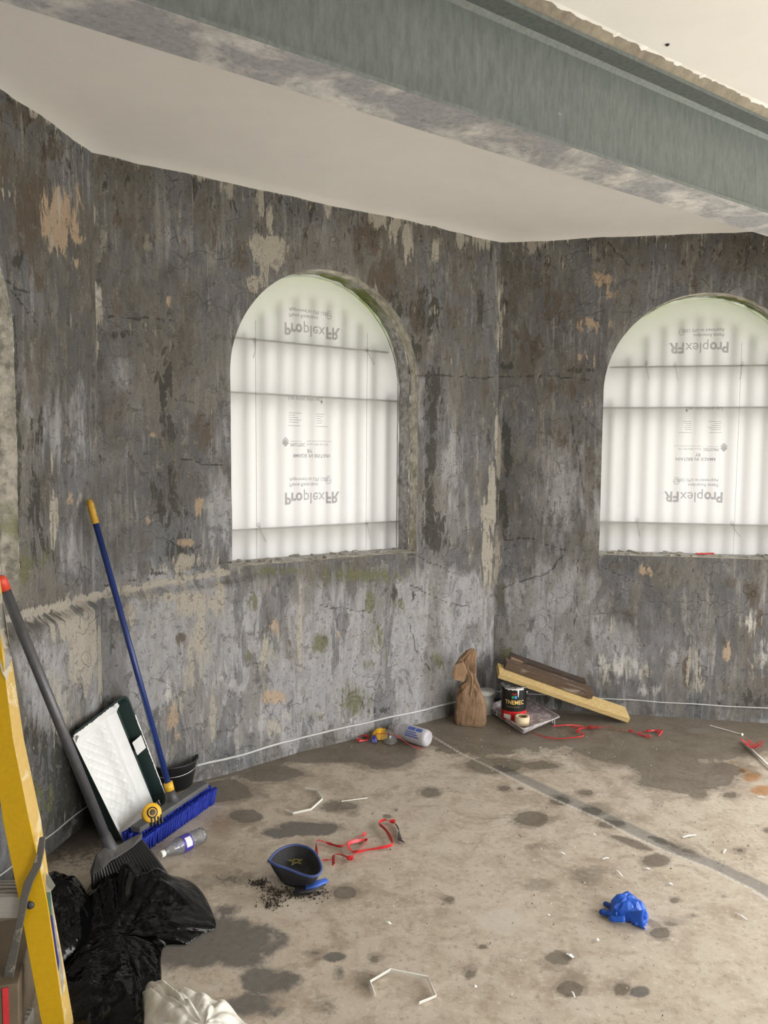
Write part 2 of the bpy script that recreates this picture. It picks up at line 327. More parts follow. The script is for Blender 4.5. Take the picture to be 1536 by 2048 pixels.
# ---------------------------------------------------------------- lighting goes through real openings; portals only guide the sampling
def portal(k, u0_, u1_, v0_, v1_):
    li = bpy.data.lights.new('opening_portal', 'AREA'); li.shape = 'RECTANGLE'; li.size = u1_ - u0_; li.size_y = v1_ - v0_; li.cycles.is_portal = True
    o = bpy.data.objects.new('opening_portal', li); COL.objects.link(o); n = wnor(k); d = wdir(k); p = WP(k, (u0_ + u1_) / 2, (v0_ + v1_) / 2, .02)
    o.matrix_world = Matrix(((d[0], 0, n[0], p[0]), (d[1], 0, n[1], p[1]), (0, 1, 0, p[2]), (0, 0, 0, 1)))
# ---------------------------------------------------------------- stain maps, with some shade painted in, on wall and floor coordinates
class Stain:
    def __init__(s, k): s.k = k; s.L = []
    def uv(s, x, y):
        if s.k is None: p = F(x, y); return p[0], p[1]
        return WU(s.k, x, y)
    def blob(s, ch, x, y, rx, ry, st=1., ang=0.):
        c = np.array(s.uv(x, y)); ca, sa = math.cos(math.radians(ang)), math.sin(math.radians(ang))
        a = np.array(s.uv(x + rx * ca, y + rx * sa)) - c; b = np.array(s.uv(x - ry * sa, y + ry * ca)) - c
        s.L.append((ch, 'b', c, np.linalg.inv(np.array([a, b]).T), st))
    def line(s, ch, pts, w, st=1.): s.L.append((ch, 'l', [np.array(s.uv(*p)) for p in pts], w, st))
    def eval(s, ch, U, V):
        r = np.zeros_like(U)
        for q in s.L:
            if q[0] != ch: continue
            if q[1] == 'b':
                du = U - q[2][0]; dv = V - q[2][1]; m = q[3]; e = (m[0, 0] * du + m[0, 1] * dv) ** 2 + (m[1, 0] * du + m[1, 1] * dv) ** 2
                r = np.maximum(r, q[4] * np.exp(-.69 * e))
            else: r = np.maximum(r, q[4] * np.exp(-.69 * (dist(q[2], U, V) / q[3]) ** 2))
        return r
def jitter(P):                          # a crack wanders
    out = []; rs = np.random.RandomState(int(abs(P[0][0]) * 1000) % 999)
    for a, b in zip(P[:-1], P[1:]):
        n = max(2, int(np.linalg.norm(b - a) / .03))
        for i in range(n): out.append(a + (b - a) * i / n + (rs.rand(2) - .5) * .018 * (i > 0))
    return out + [P[-1]]
def dist(P, U, V):
    d = np.full_like(U, 9.)
    for a, b in zip(P[:-1], P[1:]):
        ab = b - a; t = np.clip(((U - a[0]) * ab[0] + (V - a[1]) * ab[1]) / (ab @ ab + 1e-12), 0, 1)
        d = np.minimum(d, np.hypot(U - a[0] - t * ab[0], V - a[1] - t * ab[1]))
    return d
SB, SA, SC, SF = Stain(0), Stain(-1), Stain(1), Stain(None)
def many(S_, ch, L):
    for q in L:
        if ch in ('cream', 'white') and S_.k is not None: q = (q[0], q[1], q[2] * 1.1 + 1, q[3] * 1.1, min(1.2, q[4] * 1.13))
        S_.blob(ch, *q)
# wall at the back left, window between
many(SB, 'cream', [(535, 505, 32, 32, .95), (510, 565, 22, 25, .7), (400, 350, 10, 14, .75), (455, 375, 14, 20, .7), (522, 410, 7, 40, .75), (540, 440, 5, 30, .8), (655, 405, 8, 26, .8), (755, 435, 16, 22, .85), (790, 450, 14, 30, .8), (815, 480, 8, 38, .8), (868, 500, 7, 26, .75), (925, 470, 14, 22, .65), (965, 478, 14, 22, .7), (190, 430, 5, 25, .8), (192, 620, 7, 48, .9), (190, 700, 6, 55, .8), (184, 765, 5, 35, .8),
    (200, 1330, 16, 50, .6), (245, 1225, 22, 20, .7), (330, 1190, 55, 9, .7), (385, 1205, 34, 24, .85), (392, 1270, 15, 60, .85), (432, 1195, 8, 34, .9), (375, 1340, 10, 40, .7), (352, 1390, 10, 30, .6), (420, 1420, 8, 45, .7), (535, 1300, 14, 60, .62), (545, 1450, 18, 20, .7), (600, 1280, 5, 75, .8), (350, 1140, 25, 10, .6), (385, 1120, 35, 14, .7), (975, 1110, 10, 50, 1.), (985, 1000, 6, 70, .95), (994, 880, 4, 60, .85), (998, 640, 6, 60, .7), (970, 1040, 8, 40, .8), (1000, 760, 4, 40, .6), (640, 1425, 14, 6, .6), (230, 1470, 12, 30, .5)])
many(SB, 'white', [(192, 590, 8, 22, .75), (1002, 475, 8, 8, .6), (700, 1440, 12, 5, .5), (235, 300, 10, 6, .6), (450, 1345, 40, 30, .32), (330, 1380, 6, 30, .6), (580, 1180, 30, 14, .3), (560, 1440, 30, 20, .35)])
many(SB, 'cream', [(x, 1190 - (x - 200) * .19, 26, 6, .85) for x in range(200, 460, 34)])
many(SB, 'mould_shade', [(x, 1172 - (x - 200) * .19, 24, 4, .6) for x in range(210, 460, 60)] + [(862, 830, 12, 60, .8), (858, 1010, 12, 60, .8), (868, 1085, 22, 18, .9), (830, 700, 14, 40, .6)])  # the thin row along the ledge is its shading, painted in
many(SB, 'orange', [(545, 1393, 32, 14, .85), (340, 1430, 14, 36, .8), (398, 1010, 9, 40, .7), (370, 1085, 24, 9, .75), (300, 870, 14, 8, .6), (360, 1130, 40, 16, .55), (545, 1250, 14, 30, .6), (300, 1040, 12, 14, .55), (330, 600, 40, 12, .35), (680, 1260, 6, 50, .5), (640, 1050, 5, 5, .3), (360, 460, 30, 20, .35)])
many(SB, 'brown', [(715, 480, 8, 36, .9), (745, 470, 22, 50, .75), (765, 560, 40, 60, .75), (840, 640, 26, 90, .7), (480, 500, 30, 60, .62), (425, 470, 30, 30, .5), (260, 440, 40, 25, .55), (330, 700, 80, 30, .45), (400, 860, 30, 50, .62), (900, 640, 30, 60, .5), (355, 1270, 8, 8, .9), (540, 1240, 20, 24, .6), (230, 640, 20, 80, .4), (970, 760, 8, 80, .7), (560, 1300, 20, 20, .4)])
many(SB, 'mould_shade', [(870, 780, 16, 46, .85), (862, 900, 9, 70, .8), (865, 1060, 20, 44, .85), (855, 980, 10, 40, .7), (860, 620, 24, 60, .6), (960, 620, 10, 60, .6), (330, 760, 22, 60, .62), (335, 860, 22, 40, .6), (335, 1000, 38, 60, .6), (355, 1100, 40, 40, .6), (240, 670, 26, 12, .6), (790, 600, 30, 60, .45), (525, 450, 16, 30, .62), (980, 860, 8, 60, .6), (880, 420, 18, 12, .6), (740, 420, 26, 12, .5), (700, 580, 12, 12, .4), (790, 640, 20, 60, .55), (480, 720, 20, 30, .3), (200, 800, 4, 200, .4), (800, 1190, 30, 20, .45), (760, 1420, 40, 8, .5)])
many(SB, 'green', [(645, 1287, 15, 18, .95), (720, 1150, 90, 16, .72), (560, 1142, 70, 9, .62), (740, 1205, 10, 26, .85), (800, 1210, 12, 20, .6), (710, 1400, 34, 30, .72), (735, 1330, 12, 14, .7), (490, 1310, 14, 12, .7), (500, 1200, 12, 24, .6), (875, 1320, 14, 20, .6), (620, 1430, 50, 16, .45), (760, 1280, 30, 70, .35), (200, 1560, 40, 40, .5), (330, 900, 60, 20, .4), (900, 1390, 30, 20, .4)])
many(SB, 'tone', [(600, 1330, 460, 170, .95), (880, 1230, 120, 100, 1.), (900, 950, 40, 180, .6), (440, 1020, 30, 120, .75), (240, 760, 30, 60, .6), (470, 1100, 30, 60, .7), (350, 480, 60, 60, .4), (250, 420, 70, 60, .45), (600, 430, 40, 60, .4), (880, 700, 10, 300, .4)])  # the broad low blob partly paints in brighter light below the sill
# wall at the far left
many(SA, 'orange', [(118, 440, 34, 62, .9), (150, 470, 16, 30, .7), (152, 525, 14, 18, .6), (155, 390, 6, 30, .6), (140, 1000, 10, 18, .5)])
many(SA, 'cream', [(112, 430, 14, 60, .5), (108, 1040, 6, 50, .95), (104, 930, 3, 50, .7), (150, 1290, 34, 80, .8), (110, 1260, 30, 30, .75), (95, 1400, 20, 60, .55), (185, 1320, 22, 70, .6), (60, 1240, 40, 8, .6), (158, 1000, 6, 14, .5), (100, 240, 8, 12, .7), (140, 262, 10, 10, .7), (168, 282, 8, 8, .7), (70, 225, 8, 14, .6), (18, 390, 4, 14, .6)])
many(SA, 'cream', [(x, 1236 - (x - 30) * .27, 22, 7, .9) for x in range(30, 200, 28)])
many(SA, 'brown', [(60, 430, 26, 90, .9), (85, 370, 12, 50, .8), (60, 220, 60, 40, .72), (10, 330, 20, 100, .5), (80, 560, 10, 20, .7), (105, 800, 5, 30, .6), (100, 300, 30, 24, .6)])
many(SA, 'mould_shade', [(30, 950, 12, 200, .85), (70, 1000, 22, 60, .62), (80, 860, 14, 60, .5), (35, 520, 16, 14, .7), (15, 700, 10, 60, .7), (80, 1100, 20, 40, .6), (40, 190, 60, 22, .6), (120, 270, 30, 14, .4)])
many(SA, 'mould_shade', [(110, 1580, 50, 90, .85), (60, 1480, 50, 60, .5), (150, 1650, 40, 60, .8)])  # shade between tray and ladder, painted dark on the corner wall
many(SA, 'green', [(45, 1130, 22, 44, .8), (85, 1120, 16, 20, .7), (40, 1600, 60, 50, .6)])
many(SA, 'tone', [(130, 850, 90, 130, .5), (150, 1100, 40, 80, .5), (60, 760, 30, 160, .55), (120, 1350, 120, 140, .7), (60, 320, 10, 60, .4)])
# wall at the right
many(SC, 'cream', [(1060, 490, 6, 34, .9), (1078, 478, 8, 18, .8), (992, 900, 6, 90, .8), (998, 620, 6, 90, .7), (990, 1110, 8, 60, .8), (1380, 1330, 6, 50, .5), (1290, 1340, 14, 20, .5), (1222, 1250, 4, 30, .6), (1505, 1250, 16, 20, .55), (1396, 1350, 8, 60, .6)])
many(SC, 'white', [(1240, 1335, 46, 26, .52), (1500, 1245, 20, 20, .5), (1200, 1330, 10, 30, .5), (1300, 1380, 30, 14, .45), (1530, 1310, 20, 40, .4), (1225, 1240, 6, 20, .5)])
many(SC, 'orange', [(1208, 560, 22, 20, .75), (1222, 590, 12, 14, .65), (1190, 650, 50, 20, .55), (1180, 720, 36, 20, .5), (1280, 470, 16, 18, .6), (1240, 470, 30, 10, .5), (1290, 1142, 16, 14, .75), (1452, 1300, 12, 22, .75), (1500, 1330, 12, 30, .5), (1345, 470, 40, 14, .4), (1180, 800, 40, 40, .35), (1210, 1340, 8, 12, .5)])
many(SC, 'brown', [(1110, 620, 60, 60, .62), (1080, 560, 60, 60, .45), (1060, 700, 40, 50, .55), (1140, 780, 60, 24, .55), (1390, 565, 8, 22, .9), (1455, 1166, 16, 14, .9), (1505, 1190, 16, 26, .9), (1520, 1240, 12, 30, .7), (1130, 860, 40, 40, .4), (1440, 510, 20, 30, .5), (1490, 480, 50, 20, .4), (1376, 1350, 10, 34, .85), (1360, 1100, 30, 10, .5), (1250, 1130, 30, 14, .5), (1270, 560, 10, 60, .4)])
many(SC, 'mould_shade', [(1010, 860, 12, 26, .85), (1014, 920, 8, 50, .9), (1008, 1020, 10, 60, .8), (1012, 735, 14, 8, .8), (1005, 600, 8, 100, .4), (1100, 510, 40, 20, .3), (1040, 1400, 90, 26, .55), (1060, 1360, 60, 30, .4), (1150, 740, 40, 6, .6), (1520, 1400, 60, 16, .5), (1500, 500, 40, 60, .4), (1220, 1300, 8, 60, .45), (1345, 1200, 8, 50, .4)])
many(SC, 'green', [(1015, 1305, 14, 12, .75), (1030, 1275, 12, 10, .55), (975, 1275, 8, 24, .8), (1000, 1200, 14, 60, .45), (1240, 1100, 60, 8, .4), (1400, 1180, 14, 60, .35), (1050, 1000, 20, 60, .2)])
many(SC, 'tone', [(1110, 1250, 110, 120, 1.1), (1300, 1300, 200, 80, .7), (1120, 980, 80, 140, .62), (1190, 1000, 30, 120, .6), (1140, 740, 60, 30, .4), (1400, 500, 60, 60, .4), (1500, 1220, 50, 80, .5)])
CRK = {0: [[(200, 630), (300, 638), (345, 641)], [(830, 752), (900, 752), (990, 756)], [(800, 1100), (850, 1120), (905, 1145), (950, 1160)], [(360, 918), (415, 928), (445, 930)], [(700, 430), (720, 500)], [(820, 1170), (880, 1200), (940, 1215)], [(640, 1210), (720, 1222), (740, 1225)], [(820, 1250), (830, 1300), (860, 1340)], [(560, 380), (610, 470)]],
       1: [[(990, 756), (1060, 752), (1100, 752), (1180, 760)], [(1000, 1180), (1050, 1160), (1090, 1148), (1130, 1110)], [(1010, 1080), (1060, 1076), (1130, 1100)], [(1150, 800), (1190, 860)], [(1200, 1130), (1260, 1160), (1310, 1175)], [(1140, 830), (1170, 990)], [(1380, 1120), (1400, 1230), (1395, 1420)], [(1155, 1120), (1150, 1260)], [(1195, 465), (1262, 532)]],
       -1: [[(5, 560), (60, 590)], [(108, 1030), (112, 1150)], [(20, 580), (75, 650)]]}
# floor
many(SF, 'wet', [(540, 1545, 60, 16, 1.1), (450, 1580, 60, 24, 1.), (620, 1512, 90, 12, 1.), (770, 1505, 62, 28, 1.2), (690, 1500, 50, 20, 1.), (880, 1440, 60, 22, 1.), (960, 1475, 90, 30, 1.3), (1060, 1470, 60, 30, 1.), (1150, 1440, 140, 26, 1.3), (1330, 1455, 150, 34, 1.3), (1330, 1520, 70, 30, 1.1), (1370, 1555, 90, 26, 1.1), (1500, 1440, 80, 26, 1.), (990, 1530, 60, 16, 1.1), (1080, 1530, 50, 12, .8), (1200, 1500, 60, 14, .6), (1180, 1520, 40, 12, .5),
    (1065, 1637, 32, 14, 1.1), (860, 1584, 20, 10, .95), (1008, 1576, 12, 5, 1.), (1040, 1577, 7, 3, .9), (1118, 1600, 20, 10, 1.), (1185, 1620, 22, 9, .9), (1220, 1646, 26, 10, 1.), (1310, 1720, 24, 12, 1.1), (1265, 1685, 60, 8, .8, 20), (1350, 1690, 60, 10, .7, 20), (690, 1785, 24, 13, 1.1), (898, 1798, 11, 6, 1.), (790, 1620, 8, 5, .7), (680, 1613, 40, 14, .8), (490, 1632, 30, 16, .95), (705, 1625, 20, 10, .6), (775, 1632, 10, 5, .9), (1400, 1590, 22, 10, .8), (1460, 1590, 22, 10, .7), (1320, 1865, 20, 10, .9), (1340, 1845, 40, 14, .45), (1120, 1915, 34, 20, .75), (1140, 1975, 32, 20, .9), (1240, 1975, 26, 18, .8), (1155, 1940, 40, 30, .45), (750, 1915, 16, 12, .6), (965, 1892, 14, 4, .9), (630, 1905, 22, 9, .7), (1080, 1770, 34, 14, .5), (1440, 1790, 26, 12, .45), (1180, 1750, 30, 16, .45), (940, 1945, 16, 16, .6), (730, 1950, 22, 26, .55), (650, 2020, 30, 20, .55), (440, 1760, 60, 16, .5), (1170, 1585, 20, 8, .7), (1535, 1660, 10, 6, .8), (1480, 1700, 10, 5, .8), (670, 1870, 16, 10, .5), (1350, 1800, 14, 8, .7), (1385, 1830, 20, 6, .6), (1085, 1690, 40, 6, .35), (900, 1930, 6, 30, .4)])
many(SF, 'wet', [(1130, 1460, 200, 28, 1.5), (1000, 1440, 140, 22, 1.4), (1380, 1480, 150, 34, 1.3), (1520, 1460, 90, 24, 1.2), (1260, 1500, 120, 30, .95), (1440, 1540, 60, 20, .8), (690, 1510, 130, 14, 1.2)])
many(SF, 'dark', [(520, 1765, 14, 7, .8), (550, 1780, 12, 6, .7), (575, 1783, 40, 8, .6), (545, 1805, 20, 4, .5), (600, 1788, 20, 6, .75), (150, 1660, 90, 70, .85), (1410, 1660, 3, 3, .9), (1448, 1667, 3, 2, .9), (1497, 1690, 3, 3, .9), (775, 1585, 3, 2, .8), (745, 1626, 4, 2, .9), (1365, 1838, 3, 2, .8), (1000, 1945, 4, 3, .8)])  # the broad corner blob is dirt plus the tray's shade, painted in
many(SF, 'grey', [(450, 1880, 110, 46, 1.05), (380, 1900, 90, 40, .9), (540, 1960, 60, 30, .9), (620, 1655, 72, 16, .95), (560, 1665, 40, 12, .9), (670, 1912, 22, 10, .9), (500, 2010, 90, 30, .75), (1280, 1982, 20, 12, 1.), (560, 1880, 30, 30, .6), (680, 1950, 22, 24, .6), (450, 1820, 40, 20, .5)])
many(SF, 'brown', [(440, 1650, 30, 30, .8), (420, 1700, 40, 20, .6), (430, 1740, 50, 16, .6), (480, 1800, 40, 20, .5), (380, 1790, 40, 20, .6), (1250, 1820, 0.1, .1, 0), (600, 1740, 60, 20, .35), (1480, 1580, 40, 30, .5)])
many(SF, 'rust', [(1505, 1552, 22, 9, .95), (1525, 1580, 26, 10, 1.), (1465, 1524, 14, 6, .55), (1490, 1540, 16, 6, .7), (765, 1720, 10, 8, .35)])
many(SF, 'light', [(1000, 1840, 44, 30, .9), (930, 1820, 60, 14, .5), (900, 1700, 120, 40, .4), (1200, 1850, 160, 60, .4), (1060, 1500, 60, 8, .6), (1110, 1490, 100, 8, .8), (1400, 1460, 40, 8, .7)])
JL = [(862, 1470), (920, 1505), (1000, 1543), (1090, 1590), (1200, 1636), (1260, 1670), (1330, 1700), (1420, 1735), (1500, 1775), (1560, 1815)]
JW = [(1000, 1535), (1100, 1582), (1250, 1650), (1350, 1700), (1420, 1725), (1500, 1762), (1580, 1805)]
def setattrs(me, name, arr):
    a = me.color_attributes.new(name, 'FLOAT_COLOR', 'POINT'); a.data.foreach_set('color', np.ascontiguousarray(arr, dtype=np.float32).ravel())
def gridmesh(name, P, quads, mat, attrs, parent=None):
    me = bpy.data.meshes.new(name); me.vertices.add(len(P)); me.vertices.foreach_set('co', np.ascontiguousarray(P, dtype=np.float32).ravel())
    q = np.asarray(quads, dtype=np.int32); me.loops.add(q.size); me.polygons.add(len(q))
    me.loops.foreach_set('vertex_index', q.ravel()); me.polygons.foreach_set('loop_start', np.arange(0, q.size, 4, dtype=np.int32)); me.polygons.foreach_set('loop_total', np.full(len(q), 4, dtype=np.int32))
    me.update(calc_edges=True); me.polygons.foreach_set('use_smooth', [True] * len(q))
    for k, v in attrs.items(): setattrs(me, k, v)
    me.materials.append(mat); o = bpy.data.objects.new(name, me); return link(o, parent)
WIN = {0: dict(c=1.175, r=.56, sill=1.0, spring=1.93), 1: dict(c=1.175, r=.56, sill=.962, spring=1.925), -1: dict(c=1.235, r=.56, sill=1.0, spring=1.93)}
def ledge(k, U):                        # how far the lower wall stands proud
    if k == 0: return .05 * np.clip((1.0 - U) / .45, 0, 1)
    if k == -1: return np.full_like(U, .05)
    return np.zeros_like(U)
def relief(k, U, V):
    d = .010 * (fbm(U * 2.2 + 9 * k, V * 2.2, 1) - .5) * 2 + .004 * (fbm(U * 11 + 5 * k, V * 7, 2) - .5) * 2
    lz = .955 - .045 * np.clip((1.2 - U) / 1.2, 0, 1) + .02 * (vn(U * 9, U * 0, 5 + k) - .5)
    if k == -1: lz = .90 + 0 * U + .015 * (vn(U * 9, U * 0, 8) - .5)
    s = np.clip((lz - V) / .035 + .5, 0, 1); d = d - ledge(k, U) * s
    d = d - .012 * np.clip((.30 - V) / .3, 0, 1) * (k == 0)
    env = np.minimum(1, np.minimum(U, SIDE - U) / .10); env = np.clip(env, 0, 1)
    return d * env
def build_wall(name, k, stain, du=.012):
    w = WIN[k]; c, r = w['c'], w['r']
    uL = np.linspace(0, c - r, max(2, int((c - r) / du))); th = np.linspace(0, math.pi, 110); uM = c - r * np.cos(th); uR = np.linspace(c + r, SIDE, max(2, int((SIDE - c - r) / du)))
    u = np.concatenate([uL, uM[1:-1], uR]); iL = len(uL) - 1; iR = iL + len(uM) - 1
    nl, ng, nu = int(w['sill'] / .012), int((w['spring'] - w['sill']) / .012), int((H - w['spring']) / .012)
    arch = np.where(np.abs(u - c) < r, w['spring'] + np.sqrt(np.maximum(0, r * r - (u - c) ** 2)), w['spring'])
    rows = []
    for j in range(nl + 1): rows.append(np.full_like(u, w['sill'] * j / nl if j else -.04))
    for j in range(1, ng): rows.append(w['sill'] + (w['spring'] - w['sill']) * j / ng + 0 * u)
    for j in range(nu + 1): rows.append(arch + (H + .02 - arch) * j / nu)
    V = np.array(rows); U = np.tile(u, (len(rows), 1)); nr, nc = V.shape
    off = relief(k, U, V)
    # ragged rim of the opening
    P = VTX[k][None, None, :] + U[..., None] * wdir(k) + off[..., None] * wnor(k); P[..., 2] += V
    idx = np.arange(nr * nc).reshape(nr, nc); q = np.stack([idx[:-1, :-1], idx[:-1, 1:], idx[1:, 1:], idx[1:, :-1]], -1)
    keep = np.ones((nr - 1, nc - 1), bool); keep[nl:nl + ng, iL:iR] = False
    q = q[keep]
    Uf, Vf = U.ravel(), V.ravel()
    e = {ch: (stain.eval(ch, Uf, Vf) if stain else 0 * Uf) for ch in ('cream', 'mould_shade', 'brown', 'green', 'tone', 'white', 'orange')}
    if stain:
        top = np.clip((Vf - 2.79) / .06, 0, 1); e['white'] = np.maximum(e['white'], .50 * top + .45 * np.clip((Vf - 2.80) / .03, 0, 1))
        e['mould_shade'] = np.maximum(e['mould_shade'], .36 * np.clip((Vf - 2.5) / .3, 0, 1)); e['brown'] = np.maximum(e['brown'], .20 * np.clip((Vf - 1.9) / .6, 0, 1))  # upper wall darkened: grime plus the shade up there, painted in
        e['cream'] = np.maximum(e['cream'], .10 + .14 * np.clip((Vf - 2.6) / .2, 0, 1)); e['tone'] = np.maximum(e['tone'], .25)
        rim = np.hypot(Uf - c, np.maximum(0, Vf - w['spring'])) - r; rim = np.where(Vf < w['sill'], 9, rim); e['tone'] = np.maximum(e['tone'], .45 * np.exp(-(rim / .09) ** 2))
        base = np.clip((.07 - Vf) / .07, 0, 1); e['tone'] = np.maximum(e['tone'], .5 * base)
    ck = np.full_like(Uf, 1.)
    for pl in CRK.get(k, []) if stain else []:
        ck = np.minimum(ck, dist(jitter([np.array(WU(k, *p)) for p in pl]), Uf, Vf) / .06)
    P1 = np.stack([e['cream'], e['mould_shade'], e['brown'], e['green']], 1); P2 = np.stack([e['tone'], e['white'], e['orange'], np.clip(ck, 0, 1)], 1)
    WPos = np.stack([Uf + 13.7 * k, 0 * Uf + 3 * k, Vf, 0 * Uf + 1], 1)
    o = gridmesh(name, P.reshape(-1, 3), q, MW, {'P1': P1, 'P2': P2, 'wallpos': WPos}); return tag(o, kind='structure')
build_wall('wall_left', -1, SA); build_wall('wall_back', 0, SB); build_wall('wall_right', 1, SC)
def plain_wall(name, k, op=None):       # walls behind the photographer, with the doorway openings
    m = MB(); n = wnor(k); z = np.array([0, 0, 1.])
    def slab(u0_, u1_, v0_, v1_): m.box(WP(k, (u0_ + u1_) / 2, (v0_ + v1_) / 2, .15), wdir(k) * (u1_ - u0_), n * .3, z * (v1_ - v0_))
    if not op: slab(0, SIDE, 0, H)
    else:
        a, b, c, d = op; slab(0, a, 0, H); slab(b, SIDE, 0, H); slab(a, b, d, H)
        if c > 0: slab(a, b, 0, c)
        portal(k, a, b, c, d)
    return tag(m.obj(name, MPLAIN), kind='structure')
MPLAIN = M('grey_render', (.30, .295, .28), .85, 0, .2, 8, .004)
plain_wall('wall_far_right', 2, (.35, 2.0, .1, 2.4)); plain_wall('wall_door_side', 3, (.2, 2.14, 0, 2.35))
plain_wall('wall_behind', 4, (.2, 2.14, 0, 2.35)); plain_wall('wall_near_left', 5); plain_wall('wall_side_left', 6)
# floor
x0, x1, y0, y1 = CEN[0] - 3.1, CEN[0] + 3.1, CEN[1] - 3.1, CEN[1] + 3.15
gx = np.arange(x0, x1, .0145); gy = np.arange(y0, y1, .0145); X, Y = np.meshgrid(gx, gy); Z = -.004 + .004 * fbm(X * 1.5, Y * 1.5, 4)
jd = dist([F(*p)[:2] for p in JW], X.ravel(), Y.ravel()); ld = dist([F(*p)[:2] for p in JL], X.ravel(), Y.ravel())
Z = Z - .003 * np.exp(-(jd.reshape(X.shape) / .04) ** 2)
idx = np.arange(X.size).reshape(X.shape); q = np.stack([idx[:-1, :-1], idx[:-1, 1:], idx[1:, 1:], idx[1:, :-1]], -1).reshape(-1, 4)
xf, yf = X.ravel(), Y.ravel(); ev = {c: SF.eval(c, xf, yf) for c in ('wet', 'dark', 'rust', 'light', 'brown', 'grey')}
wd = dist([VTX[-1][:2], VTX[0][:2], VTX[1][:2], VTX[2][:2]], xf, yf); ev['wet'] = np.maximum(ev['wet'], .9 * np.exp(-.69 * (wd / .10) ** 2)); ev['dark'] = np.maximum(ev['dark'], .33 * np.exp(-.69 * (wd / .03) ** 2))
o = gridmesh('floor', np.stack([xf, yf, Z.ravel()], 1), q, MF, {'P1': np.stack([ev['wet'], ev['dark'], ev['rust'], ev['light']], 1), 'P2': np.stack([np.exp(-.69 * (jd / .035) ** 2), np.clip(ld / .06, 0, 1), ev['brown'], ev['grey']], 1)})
tag(o, kind='structure')
# ceiling, with its soft cove down to the walls
n_a, n_r = 192, 40; V = []; Fc = []
for i in range(n_r + 1):
    t = (i / n_r) ** .6 * 1.004
    for j in range(n_a):
        k = j * 8 // n_a; f = (j - k * n_a / 8) / (n_a / 8); e = VTX[k] * (1 - f) + VTX[k + 1] * f; p = CEN + (e - CEN) * t
        dd = (1 - t) * 2.82; z = H - .030 * math.exp(-(dd / .12)) - .006 * math.exp(-(dd / .02)) * float(vn(j * .9, k)) - .004 * (float(vn(p[0] * 1.7, p[1] * 1.7, 9)) - .5); V.append((p[0], p[1], z))
Fc = [(i * n_a + j, (i + 1) * n_a + j, (i + 1) * n_a + (j + 1) % n_a, i * n_a + (j + 1) % n_a) for i in range(n_r) for j in range(n_a)]
ceil = tag(mesh('ceiling', V, Fc, MWHITE, None, True), kind='structure')
p = D(1335, 88, 1.30 / ray(1335, 88)[2]); MB().lathe([(.001, .0), (.006, -.001), (.006, -.006), (.001, -.009)], p + [0, 0, .002]).obj('bolt_hole', MBLK, ceil)
# roof slab above and open ground outside
m = MB(); m.box(CEN + [0, 0, H + .17], (6.6, 0, 0), (0, 6.6, 0), (0, 0, .2)); tag(m.obj('roof_slab', MPLAIN), kind='structure')
m = MB(); m.box(CEN + [0, 0, -.28], (80, 0, 0), (0, 80, 0), (0, 0, .4)); tag(m.obj('ground', M('pale_gravel', (.38, .37, .33), .9, 0, .2, 3)), kind='structure')
# ---------------------------------------------------------------- steel beam parallel to the back wall
bd = wdir(0); bn = wnor(0); up = np.array([0, 0, 1.])
def bp(p_, h, s): return EYEP + bn * p_ + up * h + bd * s
s0 = (CEN - EYEP) @ bd; sA = s0 - 2.84; sB = s0 + 2.84
beam = empty('steel_beam', bp(1.74, .93, 0), 'large galvanised steel I-beam running across the white ceiling', 'beam')
def bar(name, p0, p1, h0, h1, mat, bev=0):
    m = MB(); m.hexa([bp(p0, h0, sA), bp(p0, h0, sB), bp(p1, h0, sB), bp(p1, h0, sA), bp(p0, h1, sA), bp(p0, h1, sB), bp(p1, h1, sB), bp(p1, h1, sA)]); return fix(m.obj(name, mat, beam, False, bev))
bar('bottom_flange', 1.662, 1.828, .930, .941, MGALF); bar('flange_edge_shade', 1.6612, 1.6626, .9303, .9408, MGAL); bar('web', 1.738, 1.746, .942, 1.262, MGAL); bar('top_flange', 1.662, 1.828, 1.262, 1.274, MGAL)  # thin dark strip added over the near flange edge to shade it
m = MB()                                # fillets in the four inner corners
for h0, h1 in ((.942, .954), (1.262, 1.250)):
    for s in (-1, 1): m.add([bp(1.742 + s * .004, h1, sA), bp(1.742 + s * .018, h0, sA), bp(1.742, h0, sA), bp(1.742 + s * .004, h1, sB), bp(1.742 + s * .018, h0, sB), bp(1.742, h0, sB)], [(0, 1, 2), (5, 4, 3), (0, 3, 4, 1), (1, 4, 5, 2), (2, 5, 3, 0)])
fix(m.obj('weld_fillet', MGAL, beam))
m = MB(); V = []                        # crumbly mortar packing between top flange and ceiling
for i in range(190):
    s = sA + i * .03; a = .004 * (float(vn(i * .7, 3)) - .5); b = .012 * float(vn(i * .9, 9))
    V += [bp(1.668 + a, 1.273, s), bp(1.640 + a - b * .5, 1.302, s), bp(1.85, 1.302, s), bp(1.82, 1.273, s)]
Fc = [(4 * i + j, 4 * i + (j + 1) % 4, 4 * i + 4 + (j + 1) % 4, 4 * i + 4 + j) for i in range(189) for j in range(4)]
fix(m.add(V, Fc).obj('mortar_packing', M('dirty_mortar', (.22, .195, .155), .9, 0, .3, 30, .006), beam))
m = MB(); V = []                        # ragged white plaster edge along the mortar
for i in range(379):
    s = sA + i * .015; b = .016 * float(vn(i * .8, 30)) ** 2
    V += [bp(1.652 - b * .2, 1.297 - b * .4, s), bp(1.630, 1.2995, s), bp(1.66, 1.302, s)]
Fc = [(3 * i + j, 3 * i + (j + 1) % 3, 3 * i + 3 + (j + 1) % 3, 3 * i + 3 + j) for i in range(378) for j in range(3)]
fix(m.add(V, Fc).obj('plaster_edge', MWHITE, beam))
